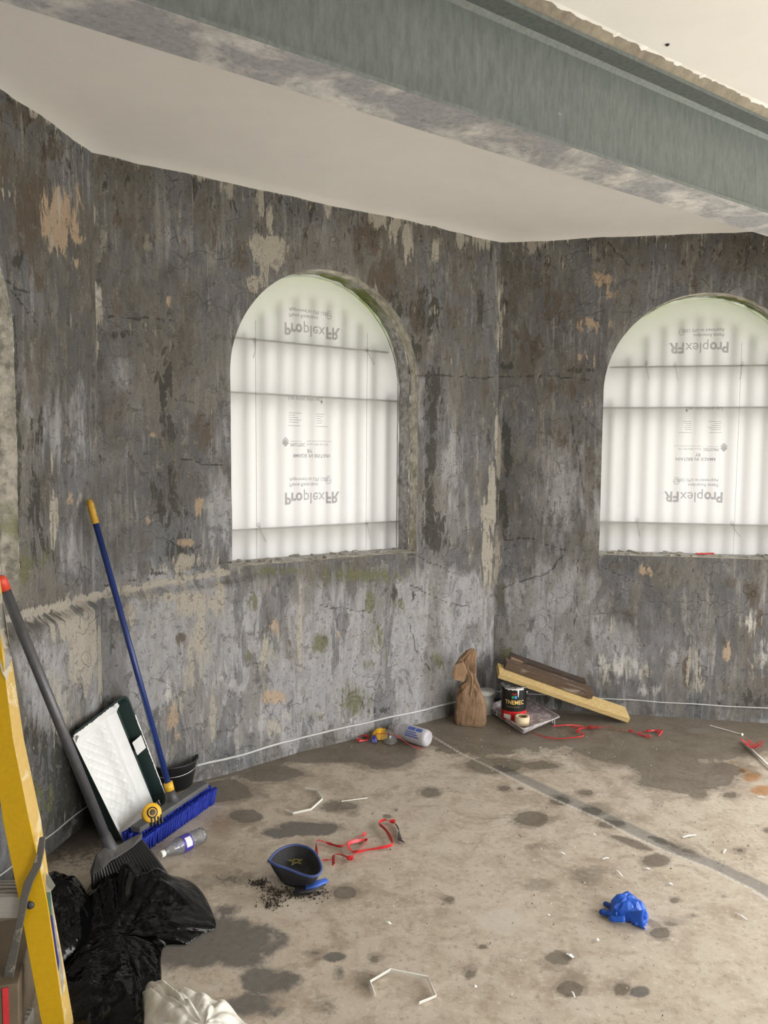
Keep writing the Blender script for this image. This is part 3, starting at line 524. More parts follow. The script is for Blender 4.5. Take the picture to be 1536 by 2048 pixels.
# ---------------------------------------------------------------- windows
def textmesh(txt, size, x, y, bold=0., align='LEFT', xs=1.):
    cu_ = bpy.data.curves.new('t', 'FONT'); cu_.body = txt; cu_.size = size; cu_.align_x = align; cu_.offset = bold; cu_.resolution_u = 3
    ob = bpy.data.objects.new('t', cu_); COL.objects.link(ob); bpy.context.view_layer.update()
    me = bpy.data.meshes.new_from_object(ob.evaluated_get(bpy.context.evaluated_depsgraph_get()))
    V = [(x + v.co.x * xs, y + v.co.y) for v in me.vertices]; Fc = [tuple(p.vertices) for p in me.polygons]; w = max([v[0] for v in V]) if V else x
    bpy.data.objects.remove(ob); bpy.data.curves.remove(cu_); bpy.data.meshes.remove(me); return V, Fc, w
def print_layout():                     # printed side-up; the big word is 1 unit wide, its baseline at 0,0
    V = []; Fc = []
    def add(v, f): n = len(V); V.extend(v); Fc.extend([tuple(i + n for i in q) for q in f])
    def rect(x, y, w, h): add([(x, y), (x + w, y), (x + w, y + h), (x, y + h)], [(0, 1, 2, 3)])
    def T(*a, **k): v, f, w = textmesh(*a, **k); add(v, f); return w
    def word(y0_):
        w = T('Pro', .27, 0, y0_, bold=.009, xs=.86); w = T('plex', .27, w + .012, y0_, xs=.92); w = T('FR', .27, w + .012, y0_, bold=.009, xs=.92); T('R', .03, w + .02, y0_ + .01)
        T('Flame Retardant', .082, .09, y0_ - .165, bold=.0012); T('Approved to LPS 1207', .082, .09, y0_ - .255, bold=.0012)
        for r_ in (.062, .046):
            v = []; n = 28
            for i in range(n): a = 2 * math.pi * i / n; v += [(.845 + r_ * math.cos(a), y0_ - .20 + r_ * math.sin(a)), (.845 + (r_ - .006) * math.cos(a), y0_ - .20 + (r_ - .006) * math.sin(a))]
            add(v, [(2 * i, (2 * i + 2) % (2 * n), (2 * i + 3) % (2 * n), 2 * i + 1) for i in range(n)])
        T('LPCB', .03, .818, y0_ - .21); rect(.80, y0_ - .282, .09, .008)
    word(0)
    T('MADE IN BRITAIN', .085, .20, -.655, bold=.002); rect(.165, -.65, .03, .05); T('BY', .08, .43, -.735, bold=.003)
    T('PROTEC', .075, .11, -.835, bold=.002); rect(.11, -.87, .21, .007)
    add([(.02, -.90), (.085, -.835), (.02, -.77), (-.045, -.835)], [(0, 1, 2, 3)])
    add([(.02, -.935), (.085, -.87), (.072, -.858), (.02, -.912), (-.032, -.858), (-.045, -.87)], [(0, 1, 2, 3), (0, 3, 4, 5)])
    T('Phone 0800 834 704', .05, .42, -.835); T('Web: www.protecdirect.co.uk', .04, .42, -.885)
    for x, ws_ in ((.07, (.24, .2, .25, .18, .14, .25)), (.60, (.25, .12, .13, .11, .14, .17))):
        for i, w in enumerate(ws_): rect(x + .012 * (i > 0), -1.13 - i * .038 - .02 * (i > 0), w - .012, .009)
    T('Lay print side up', .09, .07, -1.60); add([(.70, -1.60), (.715, -1.60), (.715, -1.54), (.74, -1.56), (.7075, -1.50), (.675, -1.56), (.70, -1.54)], [(0, 1, 2, 6), (3, 4, 5)]); rect(.66, -1.62, .1, .008)
    word(-2.80)
    return V, Fc
PV, PF = print_layout()
PW = max(v[0] for v in PV[:2000]); 
def window(name, k, flip):
    w = WIN[k]; c, r, s0, sp = w['c'], w['r'], w['sill'], w['spring']
    win = empty(name, WP(k, c, s0, .1), kind='structure')
    path = [(c - r, s0 + (sp - s0) * i / 40, -1, 0) for i in range(40)]
    path += [(c - r * math.cos(a), sp + r * math.sin(a), -math.cos(a), math.sin(a)) for a in np.linspace(0, math.pi, 120)]
    path += [(c + r, sp - (sp - s0) * i / 40, 1, 0) for i in range(1, 41)]
    path += [(c + r - 2 * r * i / 60, s0, 0, -1) for i in range(1, 60)]; n = len(path)
    def reveal(nm, offs, mat, rough, rec):
        V = []
        for io, of in enumerate(offs):
            for i, (u, v, nx, nz) in enumerate(path):
                e = math.sin(math.pi * io / (len(offs) - 1)) if len(offs) > 2 else 0
                a = rough * (float(fbm(i * .35, of * 60, 11 + k)) - .35) * 2 + rec
                if nz == -1: a = rough * .4 * (float(fbm(i * .35, of * 60, 11 + k)) - .5)
                a *= min(1, io / 2.); rl = float(relief(k, np.array([u]), np.array([v]))[0]) if io == 0 and nm == 'plaster_lip' else 0
                V.append(WP(k, u + nx * a, v + nz * a, of + rl))
        m = len(offs)
        return mesh(nm, V, [(io * n + i, io * n + (i + 1) % n, (io + 1) * n + (i + 1) % n, (io + 1) * n + i) for io in range(m - 1) for i in range(n)], mat, win, True)
    reveal('plaster_lip', np.linspace(0, .085, 9), MLIP, .008, .002); reveal('stone_reveal', np.linspace(.08, .215, 16), MSTONE, .016, .012); reveal('outer_reveal', np.linspace(.19, .54, 8), MMOSS if k < 5 else MSTONE, .02, .0)
    rr = r + .05; base = [(c - rr, s0 - .04), (c + rr, s0 - .04)]; ar = [(c + rr * math.cos(a), sp + rr * math.sin(a)) for a in np.linspace(0, math.pi, 48)]
    pts = base + ar; sh = mesh('plastic_sheet', [WP(k, u, v, .20) for u, v in pts], [tuple(range(len(pts)))], MSHEET, win)
    sc = .326 / 1.02
    if flip == 'rot': org = (c + .172, 1.335); f = lambda x, y: (org[0] - x * sc, org[1] - y * sc - .0)
    else: org = (c - .172, 1.34); f = lambda x, y: (org[0] + x * sc, org[1] - y * sc)
    if flip:
        pr = [f(x, y) for x, y in PV]; mesh('print', [WP(k, u, v, .1985) for u, v in pr], PF, MINK, sh)
    # the iron grille behind the sheet
    for z in w.get('rails', (1.15, 1.85, 2.12)):
        half = r + .06 if z < sp + .05 else math.sqrt(max(.01, r * r - (z - sp) ** 2)) - .03
        m = MB(); m.box(WP(k, c, z, .252), wdir(k) * 2 * half, wnor(k) * .095, up * .012); m.obj('grille_rail', MIRON, win)
    for i in range(-5, 6):
        u = c + i * .098; top = sp + math.sqrt(max(0, (r - .10) ** 2 - (u - c) ** 2)) if abs(u - c) < r - .1 else sp - .02
        m = MB(); P = [WP(k, u, s0 - .05, .238), WP(k, u, top - .04, .238), WP(k, u, top, .238)]; m.tube(P, [.015, .015, .007], 8); m.obj('grille_bar', MIRON, win, True)
    for (u, z) in w.get('ties', []):
        m = MB(); p = WP(k, u, z, .196); m.tube([p + up * .012 * math.cos(a) + wdir(k) * .009 * math.sin(a) - wnor(k) * .002 for a in np.linspace(0, 6.3, 14)], .0012, 5)
        t = random.choice([(.02, -.10), (.05, -.08), (-.01, -.09), (.04, -.09)]); m.tube([p, p + wdir(k) * t[0] * .3 + up * t[1] * .5 - wnor(k) * .012, p + wdir(k) * t[0] + up * t[1] - wnor(k) * .004], .0012, 5)
        m.obj('wire_tie', MWIRE, win, True)
    for u in w.get('seams', []):
        m = MB(); m.box(WP(k, u, (s0 + sp + .3) / 2, .1985), wdir(k) * .0012, wnor(k) * .001, up * (sp + .3 - s0)); m.obj('sheet_seam', MINK, win)
    return win
def mossm():
    t = NT('mossy_outer_masonry'); v = t.coord(); n = t.noise(20, v, 5, .7); sp = t.n('ShaderNodeSeparateXYZ'); t.l(v, sp.inputs[0])
    c = t.mix(t.mr(n, .3, .7), (.30, .30, .28), (.5, .5, .46)); g = t.mr(sp.outputs[2], 2.10, 2.36); c = t.mix(g, c, t.mix(n, (.24, .40, .02), (.46, .64, .05)))
    t.bump(n, .02); t.set(Base_Color=c, Roughness=.95); return t.m
MMOSS = mossm(); MWIRE = M('steel_tie_wire', (.30, .29, .28), .4, .6)
WIN[0]['ties'] = [WU(0, *q, .2) for q in ((509, 681), (733, 700), (517, 1050), (733, 1044))]; WIN[1]['ties'] = [WU(1, *q, .2) for q in ((1292, 726), (1350, 728), (1484, 728), (1274, 1040), (1464, 1046))]
WIN[0]['rails'] = (1.158, 1.859, 2.133); WIN[1]['rails'] = (1.143, 1.846, 2.092)
WIN[0]['seams'] = [WU(0, 512, 900, .2)[0], WU(0, 733, 900, .2)[0]]; WIN[1]['seams'] = [WU(1, 1475, 900, .2)[0]]
window('window_1', 0, 'mirror'); window('window_2', 1, 'rot'); window('window_3', -1, None)
# chipped mortar left on the two sills, hanging plaster shards at the arch
MM = M('broken_mortar', (.36, .34, .30), .9, 0, .3, 30, .01)
for k, cnt in ((0, 26), (1, 30)):
    m = MB(); w = WIN[k]
    for i in range(cnt):
        u = w['c'] + random.uniform(-.5, .54); s = random.uniform(.008, .028); p = WP(k, u, w['sill'] + .004, random.uniform(.03, .18))
        a = random.random() * 3; m.box(p, np.array([math.cos(a), math.sin(a), .1]) * s * 2, np.array([-math.sin(a), math.cos(a), .1]) * s, up * .010)
    tag(m.obj('mortar_rubble', MM), 'loose grey mortar rubble lying along the sill of the ' + ('left' if k == 0 else 'right') + ' arched window', 'rubble', kind='stuff')
w = WIN[0]
for q in ((718, 575, .07), (752, 595, .09), (768, 600, .05), (533, 575, .035)):
    u, v = WU(0, q[0], q[1] - 20, .04); p = WP(0, u, v + .015, .04)
    m = MB(); m.rings([[p + wdir(0) * .012 * s * math.cos(a) + wnor(0) * .006 * math.sin(a) + up * h for a in np.linspace(0, 6.28, 6, endpoint=False)] for s, h in ((1.2, .02), (1., 0), (.7, -q[2] * .5), (.2, -q[2]))]); m.obj('plaster_shard', MM, bpy.data.objects['window_1'])
# red pencil on the right-hand sill
a = WP(1, WU(1, 1392, 1112, .08)[0], WIN[1]['sill'] + .012, .08); b = WP(1, WU(1, 1428, 1110, .11)[0], WIN[1]['sill'] + .012, .12)
tag(MB().tube([a, b], .006, 6).obj('pencil', M('red_lacquer', (.5, .06, .05), .4)), 'thin red pencil lying on the sill of the right arched window', 'pencil')
# ---------------------------------------------------------------- white bead strip low on the walls
MBEAD = M('white_bead', (.48, .48, .48), .5)
for i, (k, u0_, u1_, z, d) in enumerate(((-1, .6, SIDE, .075, .050), (0, .0, SIDE, .075, .018), (1, 0, SIDE, .088, .010))):
    m = MB(); N = 40; pts = []
    for j in range(N + 1):
        u = u0_ + (u1_ - u0_) * j / N; rl = float(relief(k, np.array([u]), np.array([z]))[0]); pts.append(WP(k, u, z + .002 * math.sin(j), rl - .004))
    m.tube(pts, .006 if k == 0 else .0035, 6); tag(m.obj('trim_%d' % (i + 1), MBEAD, None, True), kind='structure')
# ---------------------------------------------------------------- push broom
def P3(*a): return np.array(a, float)
hL, hR = P3(-.965, 2.885, 0), P3(-.785, 3.325, 0); hd = (hR - hL); hl = np.linalg.norm(hd); hd /= hl; hp = np.cross(up, hd)  # hp points away from the viewer side
br = empty('push_broom', (hL + hR) / 2, 'blue push broom with yellow-tipped blue handle leaning in the left corner', 'broom')
MBB = M('blue_bristle', (.010, .030, .33), .7, 0, .45, 200, .002)
tuft = None; rows = 4; cols = 30
for j in range(rows):
    for i in range(cols):
        if tuft is None:
            m = MB()
            for q in range(7):
                a = q * 2.4; r_ = .006 if q else 0; lean = P3(math.cos(a), math.sin(a), 0)
                m.tube([lean * r_ * .5 + P3(0, 0, .078), lean * r_ * 1.0 + P3(0, 0, .04), lean * r_ * 1.6], [.0032, .0032, .0026], 4, False)
            tuft = m.obj('bristle_tuft', MBB, br); o = tuft
        else: o = tuft.copy(); link(o); o.parent = br; o.matrix_parent_inverse = pmat(br).inverted()
        s = hL + hd * hl * (i + .5) / cols + hp * (-.030 + .018 * j)
        o.location = tuple(s + P3(0, 0, .002 + .003 * random.random())); fl = (-1.5 + j) * .35
        o.rotation_euler = (0, 0, random.random() * 6); o.scale = (1.5, 1.5, .94)
        ax = Vector(tuple(hd)); o.rotation_euler = (Matrix.Rotation(-fl * .55, 3, ax) @ Matrix.Rotation((i / cols - .5) * .25, 3, Vector(tuple(hp))) @ Matrix.Rotation(random.random() * 6, 3, 'Z')).to_euler()
m = MB(); m.box((hL + hR) / 2 + up * .085, hd * (hl - .02), hp * .050, up * .024); m.obj('broom_block', M('grey_broom_block', (.10, .10, .105), .6, 0, .2, 50), br, False, .006)
sk = (hL + hR) / 2 + hd * .020 + up * .088 + hp * .008; tip = P3(*WP(-1, WU(-1, 178, 990, -.03)[0], 1.352, -.03)); dr = tip - sk; ln = np.linalg.norm(dr); dr /= ln
col0 = sk + dr * .052
MB().tube([sk - dr * .01, sk + dr * .03, col0], [.030, .022, .017], 14).obj('handle_socket', MDG, br, True)
MB().tube([col0, col0 + dr * .035], .019, 16).obj('yellow_collar', MYEL, br, True)
MB().tube([col0 + dr * .03, tip - dr * .10], .0125, 14).obj('handle', worn('blue_painted_handle', (.012, .032, .16), (.025, .13, .24), .62, 5, .35), br, True)
MB().tube([tip - dr * .105, tip - dr * .02, tip], [.0145, .0145, .009], 14).obj('handle_tip', worn('scuffed_yellow_tip', (.50, .29, .03), (.22, .13, .03), .58, 40, .6), br, True)
# ---------------------------------------------------------------- angle broom
ab = empty('angle_broom', F(225, 1790), 'dark grey angle broom, red-tipped handle crossing the white tray', 'broom')
hb = D(222, 1700, 2.74); ht = D(2, 1160, 2.42); dr = ht - hb; ln = np.linalg.norm(dr); dr /= ln
MB().tube([hb, ht - dr * .03], .0165, 14).obj('handle', M('dark_grey_metal_handle', (.10, .10, .108), .38, .3, .2, 40), ab, True)
MB().tube([ht - dr * .035, ht, ht + dr * .012], [.0175, .0175, .012], 14).obj('handle_tip', M('red_plastic_tip', (.65, .06, .03), .45), ab, True)
MB().tube([hb - dr * .06, hb - dr * .02, hb + dr * .07], [.034, .026, .0185], 14).obj('handle_socket', MDG, ab, True)
cL, cR = D(178, 1745, 2.68), D(283, 1668, 2.80); cd = cR - cL; cm = (cL + cR) / 2; vw = cm - EYEP; vw /= np.linalg.norm(vw); nf = np.cross(cd / np.linalg.norm(cd), -up); nf = vw - (vw @ cd) * cd / (cd @ cd); nf /= np.linalg.norm(nf)
m = MB(); R = []
top = [D(180, 1742, 2.68), D(192, 1708, 2.70), D(212, 1690, 2.73), D(236, 1690, 2.76), D(262, 1676, 2.80), D(284, 1666, 2.82)]
bot = [D(183, 1752, 2.67), D(205, 1738, 2.68), D(222, 1722, 2.71), D(240, 1712, 2.74), D(262, 1697, 2.78), D(282, 1680, 2.82)]
for a, b in zip(top, bot): R.append([a - nf * .012, a + nf * .012, b + nf * .028, b - nf * .028])
fix(m.rings(R).obj('broom_cap', M('dusty_grey_plastic', (.075, .072, .07), .55, 0, .5, 25, .001), ab, False, .004))
ends0, ends1 = D(188, 1795, 2.66), D(332, 1752, 2.78)
for i in range(22):
    f = i / 21; a = (D(186, 1750, 2.675) * (1 - f) + D(282, 1682, 2.815) * f); b = ends0 * (1 - f) + ends1 * f; b[2] = max(b[2], .012); d_ = ends1 - ends0; d_ = d_ / np.linalg.norm(d_)
    for q in range(3):
        m = MB(); s = nf * (.012 - .012 * q) + d_ * (.004 * (q % 2)); m.tube([a + s, (a + b) / 2 + s * 1.2, b + s * 1.6], [.0050, .0056, .0050], 5); m.obj('bristle_tuft', MBLK, ab)
# ---------------------------------------------------------------- big roller tray standing against the wall
BL, BR, TR, TL = P3(-1.045, 2.935, .0), P3(-.985, 3.31, .0), P3(-1.205, 3.40, .458), P3(-1.285, 3.07, .43)
TL = WP(-1, WU(-1, 130, 1450, -.075)[0], .43, -.075); TR = TR + P3(.03, -.03, 0)
def tq(a, b, h=0.):                     # a across 0..1 left-right, b up 0..1, h out of the tray face
    p = (BL * (1 - a) + BR * a) * (1 - b) + (TL * (1 - a) + TR * a) * b; return p + tn * h
tn = np.cross(BR - BL, TL - BL); tn /= np.linalg.norm(tn); tn = tn if tn @ (EYEP - BL) > 0 else -tn
tr = empty('roller_tray', (BL + BR) / 2, 'big green roller tray caked in white paint, standing on edge in the left corner', 'paint tray')
MGRN = M('dark_green_plastic', (.012, .030, .028), .4); MPNT = M('dried_white_paint', (.74, .75, .75), .38, 0, .05, 18, .003)
def rrect(x0, x1, y0, y1, r_, h, n=6):
    out = []
    for cx_, cy_, a0 in ((x1 - r_, y1 - r_ * .7, 0), (x0 + r_, y1 - r_ * .7, 90), (x0 + r_, y0 + r_ * .7, 180), (x1 - r_, y0 + r_ * .7, 270)):
        for i in range(n + 1): a = math.radians(a0 + 90 * i / n); out.append(tq(cx_ + r_ * math.cos(a), cy_ + r_ * .7 * math.sin(a), h))
    return out
m = MB(); m.rings([rrect(.03, .97, .03, .97, .09, -.028), rrect(0, 1, 0, 1, .1, .028), rrect(-.015, 1.015, -.01, 1.01, .1, .028), rrect(-.015, 1.015, -.01, 1.01, .1, .034), rrect(.01, .99, .008, .992, .1, .034), rrect(.075, .94, .04, .97, .08, -.012)], (True, True)); tray = fix(m.obj('tray_body', MGRN, tr))
# painted bed with raised diamond grid and a lip
nx, ny = 60, 90; V = []
for j in range(ny + 1):
    for i in range(nx + 1):
        a, b = i / nx, j / ny; aa = -.012 + .755 * a; bb = .012 + .965 * b
        u, v = a * 6.2, b * 10.5; d1 = abs(((u + v) % 1) - .5) ; d2 = abs(((u - v) % 1) - .5); rid = max(0, .10 - min(d1, d2)) / .10
        msk = 1 if .16 < a < .80 and .10 < b < .90 else 0; h = .002 - .009 * rid * msk
        h += .030 * max(0, (a - .86) / .14) ** 2 + .034 * max(0, (.10 - a) / .10) + .026 * max(0, (b - .95) / .05) + .02 * max(0, (.05 - b) / .05)
        V.append(tq(aa, bb, h))
mesh('painted_bed', V, [(j * (nx + 1) + i, j * (nx + 1) + i + 1, (j + 1) * (nx + 1) + i + 1, (j + 1) * (nx + 1) + i) for j in range(ny) for i in range(nx)], MPNT, tr, True)
random.seed(5)
m = MB()                                # paint left on the outer rim, ragged
for b0, b1, a0, a1 in ((.06, .80, 1.0, 1.018), (.50, .62, .78, .98), (.02, .98, -.02, .02)):
    V = []; N = 50
    for i in range(N + 1):
        b = b0 + (b1 - b0) * i / N; jg = .012 * (random.random() - .5) if a0 > .5 else 0; V += [tq(a0 + jg, b, .036), tq(a1, b, .036), tq(a1 + .004, b, .020)]
    m.add(V, [(3 * i + j, 3 * i + 3 + j, 3 * i + 4 + j, 3 * i + 1 + j) for i in range(N) for j in range(2)])
for s in range(14):                     # drips at the bottom end
    a = .10 + s * .055 + random.random() * .02; w_ = random.uniform(.012, .03); l = random.uniform(.02, .05); m.add([tq(a, .06, .037), tq(a + w_, .06, .037), tq(a + w_ * .8, .06 - l, .037), tq(a + w_ * .3, .055 - l, .037)], [(0, 1, 2, 3)])
N = 40; V = []
for i in range(N + 1): a = .0 + .80 * i / N; V += [tq(a, .985 + .012 * random.random(), .036), tq(a, .952, .036)]
m.add(V, [(2 * i, 2 * i + 2, 2 * i + 3, 2 * i + 1) for i in range(N)]); m.obj('paint_crust', MPNT, tr)
# tape measure: yellow disc with dark centre
tc = F(302, 1652, .04) * 0 + D(303, 1626, 2.98); ax = EYEP - tc; ax /= np.linalg.norm(ax); ax = ax + P3(.3, 0, .2); ax /= np.linalg.norm(ax)
tm = empty('tape_measure', tc, 'small round yellow tape measure with dark centre by the white tray', 'tape measure')
MB().lathe([(.0, -.014), (.034, -.014), (.037, -.008), (.037, .008), (.034, .013), (.0, .013)], tc, ax, 32).obj('case', MYEL, tm, True)
MB().lathe([(.0, .0145), (.021, .0145), (.022, .011)], tc, ax, 24).obj('centre_badge', M('brown_badge', (.05, .035, .02), .5, 0, .5, 120), tm, True)
MB().lathe([(.012, .0155), (.014, .0158), (.0155, .0155)], tc, ax, 24).obj('badge_ring', MYEL, tm, True)
sx = np.cross(ax, up); sx /= np.linalg.norm(sx); sy = np.cross(sx, ax)
for i in range(4): MB().box(tc + (-.032 + .013 * i) * -sx * -1 + (-.030 - .004 * (i % 2)) * -sy * -1, sx * .007, sy * .03, ax * .032).obj('rubber_grip', MBLK, tm, False, .002)
# round black bucket behind the broom
bk = P3(-.985, 3.50, 0)
b = empty('bucket', bk, 'low round black bucket standing behind the blue push broom', 'bucket')
MB().lathe([(.0, .002), (.095, .002), (.118, .12), (.123, .122), (.123, .128), (.113, .128), (.092, .012), (.0, .012)], bk, n=40).obj('bucket_body', MBLK, b, True)
MB().tube([bk + P3(.124 * math.cos(a), .124 * math.sin(a), .112 - .028 * math.sin((a - 3.4) * 1)) for a in np.linspace(3.4, 6.4, 24)], .0022, 6).obj('bucket_handle', M('steel_wire_handle', (.5, .5, .5), .3, .8), b, True)
# ---------------------------------------------------------------- bottles
def lathe_part(prof, o, ax, n=28): return MB().lathe(prof, o, ax, n)
a = P3(*F(327, 1722)) + up * .030; b_ = P3(*F(398, 1688)) + up * .031; ax = b_ - a; L_ = np.linalg.norm(ax); ax /= L_
wbt = empty('water_bottle', a, 'clear crushed water bottle with purple-blue label beside the black bag', 'bottle')
pf = [(.011, .0), (.011, .018), (.014, .022), (.024, .045), (.031, .070)] + [(.031 - (.003 if i % 2 else 0), .075 + i * .0085) for i in range(14)] + [(.030, L_ - .006), (.022, L_), (.0, L_ - .006)]
MB().lathe(pf, a, ax, 32).obj('bottle_shell', mat_clear('clear_plastic'), wbt, True)
MB().lathe([(.0, -.012), (.013, -.012), (.013, .004), (.0, .004)], a, ax, 20).obj('cap', MWP, wbt)
MB().lathe([(.0322, .078), (.0322, .118)], a, ax, 32).obj('label_band', M('purple_blue_label', (.06, .04, .36), .4, 0, .3, 90), wbt, True)
sx = np.cross(ax, up); sx /= np.linalg.norm(sx); vq = EYEP - (a + ax * .1); vq -= ax * (vq @ ax); vq /= np.linalg.norm(vq); wq = np.cross(vq, ax)
m = MB(); V = []
for i in range(7):
    t = -.65 + i * .2; V += [a + ax * .086 + .0328 * (vq * math.cos(t) + wq * math.sin(t)), a + ax * .112 + .0328 * (vq * math.cos(t) + wq * math.sin(t))]
m.add(V, [(2 * i, 2 * i + 1, 2 * i + 3, 2 * i + 2) for i in range(6)]).obj('label_panel', MWP, wbt)
# frosted bottle lying by the back wall
a = P3(*F(786, 1474)) + up * .048; b_ = P3(*F(857, 1495)) + up * .046; ax = b_ - a; L_ = np.linalg.norm(ax); ax /= L_
fb_ = empty('plastic_bottle', a, 'large frosted plastic bottle with blue lettering lying near the back wall', 'bottle')
MFR = M('frosted_plastic', (.42, .41, .44), .35, 0, .12, 30, .002)
MB().lathe([(.0, -.022), (.016, -.022), (.018, .0), (.034, .018), (.044, .036), (.0455, .06), (.0435, .066), (.0455, .072), (.0455, L_ - .02), (.040, L_ - .004), (.028, L_), (.0, L_ - .004)], a, ax, 32).obj('bottle_body', MFR, fb_, True)
vq = EYEP - (a + ax * .1); vq -= ax * (vq @ ax); vq /= np.linalg.norm(vq); wq = np.cross(vq, ax); MBT = M('blue_print', (.06, .12, .42), .5, 0, .4, 120)
for s0_, s1_, t0, t1 in ((.105, .145, .45, .95), (.150, .185, .45, .95), (.10, .18, -.35, -.22), (.10, .17, -.1, .03), (.10, .16, .15, .28)):
    s0_, s1_ = s0_ * L_ / .21, s1_ * L_ / .21; m = MB(); V = []
    for i in range(5):
        t = t0 + (t1 - t0) * i / 4; V += [a + ax * s0_ + .0461 * (vq * math.cos(t) + wq * math.sin(t)), a + ax * s1_ + .0461 * (vq * math.cos(t) + wq * math.sin(t))]
    m.add(V, [(2 * i, 2 * i + 1, 2 * i + 3, 2 * i + 2) for i in range(4)]).obj('blue_lettering', MBT, fb_)
# ---------------------------------------------------------------- crumpled heaps
def heap(name, c, outline, Hh, mat, parent=None, folds=9, seed=0, peaks=(), nr=26, rough=.25, subs=8, edge=.6, facet=False):
    P = smoothpath([np.array(p, float) for p in outline] + [np.array(outline[0], float)], subs)[:-1]; n = len(P); c = np.asarray(c, float); V = [None] * (n * nr + 1)
    rs = np.random.RandomState(seed); ph = rs.rand(6) * 6.28
    for j in range(n):
        th = 2 * math.pi * j / n; e = P[j]
        for i in range(nr):
            t = (i + 1) / nr; q = c[:2] + (e[:2] - c[:2]) * t
            g = (1 - t ** 2.2) ** edge * Hh
            for (px_, py_, pr_, ph_) in peaks: g += ph_ * math.exp(-((q[0] - px_) ** 2 + (q[1] - py_) ** 2) / pr_ ** 2) * (1 - t ** 6)
            f = abs(math.sin(folds * .5 * th + ph[0] + 2.2 * t)) * .6 + abs(math.sin(folds * .85 * th + ph[1] - 3 * t)) * .4
            env_ = min(1, t * 1.6) ** 1.5; r2 = 1 - abs(2 * float(fbm(q[0] * 9, q[1] * 9, seed + 1)) - 1); r3 = 1 - abs(2 * float(fbm(q[0] * 22, q[1] * 22, seed + 2, 3)) - 1)
            z = g * (1 - rough * 1.2 + rough * (.55 + (f - .55) * env_ + .9 * r2 + .2 * r3)) + .004 + .004 * (1 - t) * r3
            V[i * n + j] = (q[0], q[1], max(.003, z) if i < nr - 1 else .002)
    zc = np.mean([V[j][2] for j in range(n)]); V[-1] = (c[0], c[1], zc)
    Fc = [(i * n + j, (i + 1) * n + j, (i + 1) * n + (j + 1) % n, i * n + (j + 1) % n) for i in range(nr - 1) for j in range(n)] + [(n * nr, j, (j + 1) % n) for j in range(n)]
    o = mesh(name, V, Fc, mat, parent, not facet); return fix(o)
MBAG = mat_bag('glossy_black_polythene', (.0015, .0015, .0018), .11, .25)
bagp = [(180, 1770), (215, 1748), (262, 1752), (315, 1752), (368, 1758), (404, 1785), (432, 1850), (408, 1868), (388, 1880), (372, 1890), (332, 1892), (322, 1915), (322, 1965), (300, 2000), (298, 2060), (300, 2180), (150, 2200), (110, 1960), (140, 1850)]
c0 = F(240, 1900)
tag(heap('bin_bag', c0, [F(*p) for p in bagp], .032, MBAG, folds=9, seed=3, peaks=[(*F(300, 1800)[:2], .11, .05), (*F(240, 1800)[:2], .10, .05), (*F(220, 2030)[:2], .14, .03)], nr=44, rough=.6, subs=12, edge=.8), 'crumpled glossy black bin bag spread on the floor below the angle broom', 'bag')
tag(heap('bin_bag', F(120, 1830), [F(*p) for p in ((60, 1790), (110, 1772), (165, 1790), (190, 1840), (170, 1900), (120, 1940), (60, 1930), (40, 1850))], .10, MBAG, folds=5, seed=8, nr=24, rough=.3), 'black bin bag slumped behind the yellow ladder rail', 'bag')
MWB = mat_bag('white_polythene_sack', (.62, .60, .55), .5, .4)
c0 = D(400, 2160, 1.75)
wl = [F(*p) for p in ((282, 2010), (300, 1992), (360, 2010), (430, 2030), (480, 2060), (545, 2130), (600, 2260), (330, 2300), (290, 2120))]
tag(heap('white_sack', F(410, 2130), wl, .085, MWB, folds=7, seed=21, nr=40, rough=.42, subs=12, edge=.35), 'crumpled white plastic sack at the bottom edge beside the black bag', 'sack')
# ---------------------------------------------------------------- dustpan with blue trim
rim = [F(x, y, z) for x, y, z in ((537, 1722, .085), (550, 1706, .088), (568, 1695, .09), (590, 1690, .092), (612, 1694, .092), (628, 1704, .09), (638, 1720, .085), (643, 1738, .078), (636, 1750, .072), (622, 1753, .07), (606, 1750, .07), (588, 1743, .073), (570, 1736, .077), (552, 1730, .082))]
rim = smoothpath(rim + [rim[0]], 4)[:-1]; n = len(rim); cc = sum(rim) / n; bc = F(598, 1768)
MCLOTH = M('black_dusty_plastic', (.018, .018, .022), .7, 0, .5, 40, .002)
def dring(f, z, sc): return [np.array([*(((p - cc) * sc)[:2] + (cc * f + bc * (1 - f))[:2]), z if z is not None else p[2]]) for p in rim]
dp = empty('dustpan', bc, 'small black dustpan with blue rim beside the red ribbon', 'dustpan')
m = MB(); m.rings([dring(0, .0, .50), dring(.1, .012, .62), dring(.5, .045, .82), [p for p in rim], [cc + (p - cc) * .95 for p in rim], [q - up * .0 for q in dring(.7, .055, .80)], dring(.4, .035, .60)], (True, True)); fix(m.obj('pan_shell', MCLOTH, dp, True))
m = MB(); m.tube(rim + [rim[0], rim[1]], .0048, 8, False); m.obj('blue_rim', M('mid_blue_trim', (.045, .075, .22), .5), dp, True)
pts = [F(*q) for q in ((612, 1773, .02), (632, 1768, .028), (654, 1760, .030))]; m = MB(); m.tube(pts, [.022, .020, .014], 8, True, flat=.35); m.obj('blue_strap', M('light_blue_strap', (.045, .12, .50), .5), dp, True, 0)
pts = [F(*q) for q in ((590, 1782, .004), (620, 1778, .010), (650, 1768, .012))]; MB().tube(pts, [.024, .020, .008], 8, True, flat=.4).obj('base_fold', MCLOTH, dp, True)
m = MB(); c1 = cc * .6 + bc * .4; c1 = F(592, 1722, .052)
for i in range(5):
    a = i * 1.256 + .5; b = a + 2.51; m.tube([c1 + P3(math.cos(a), math.sin(a), 0) * .030, c1 + P3(math.cos(b), math.sin(b), 0) * .030], .0011, 4)
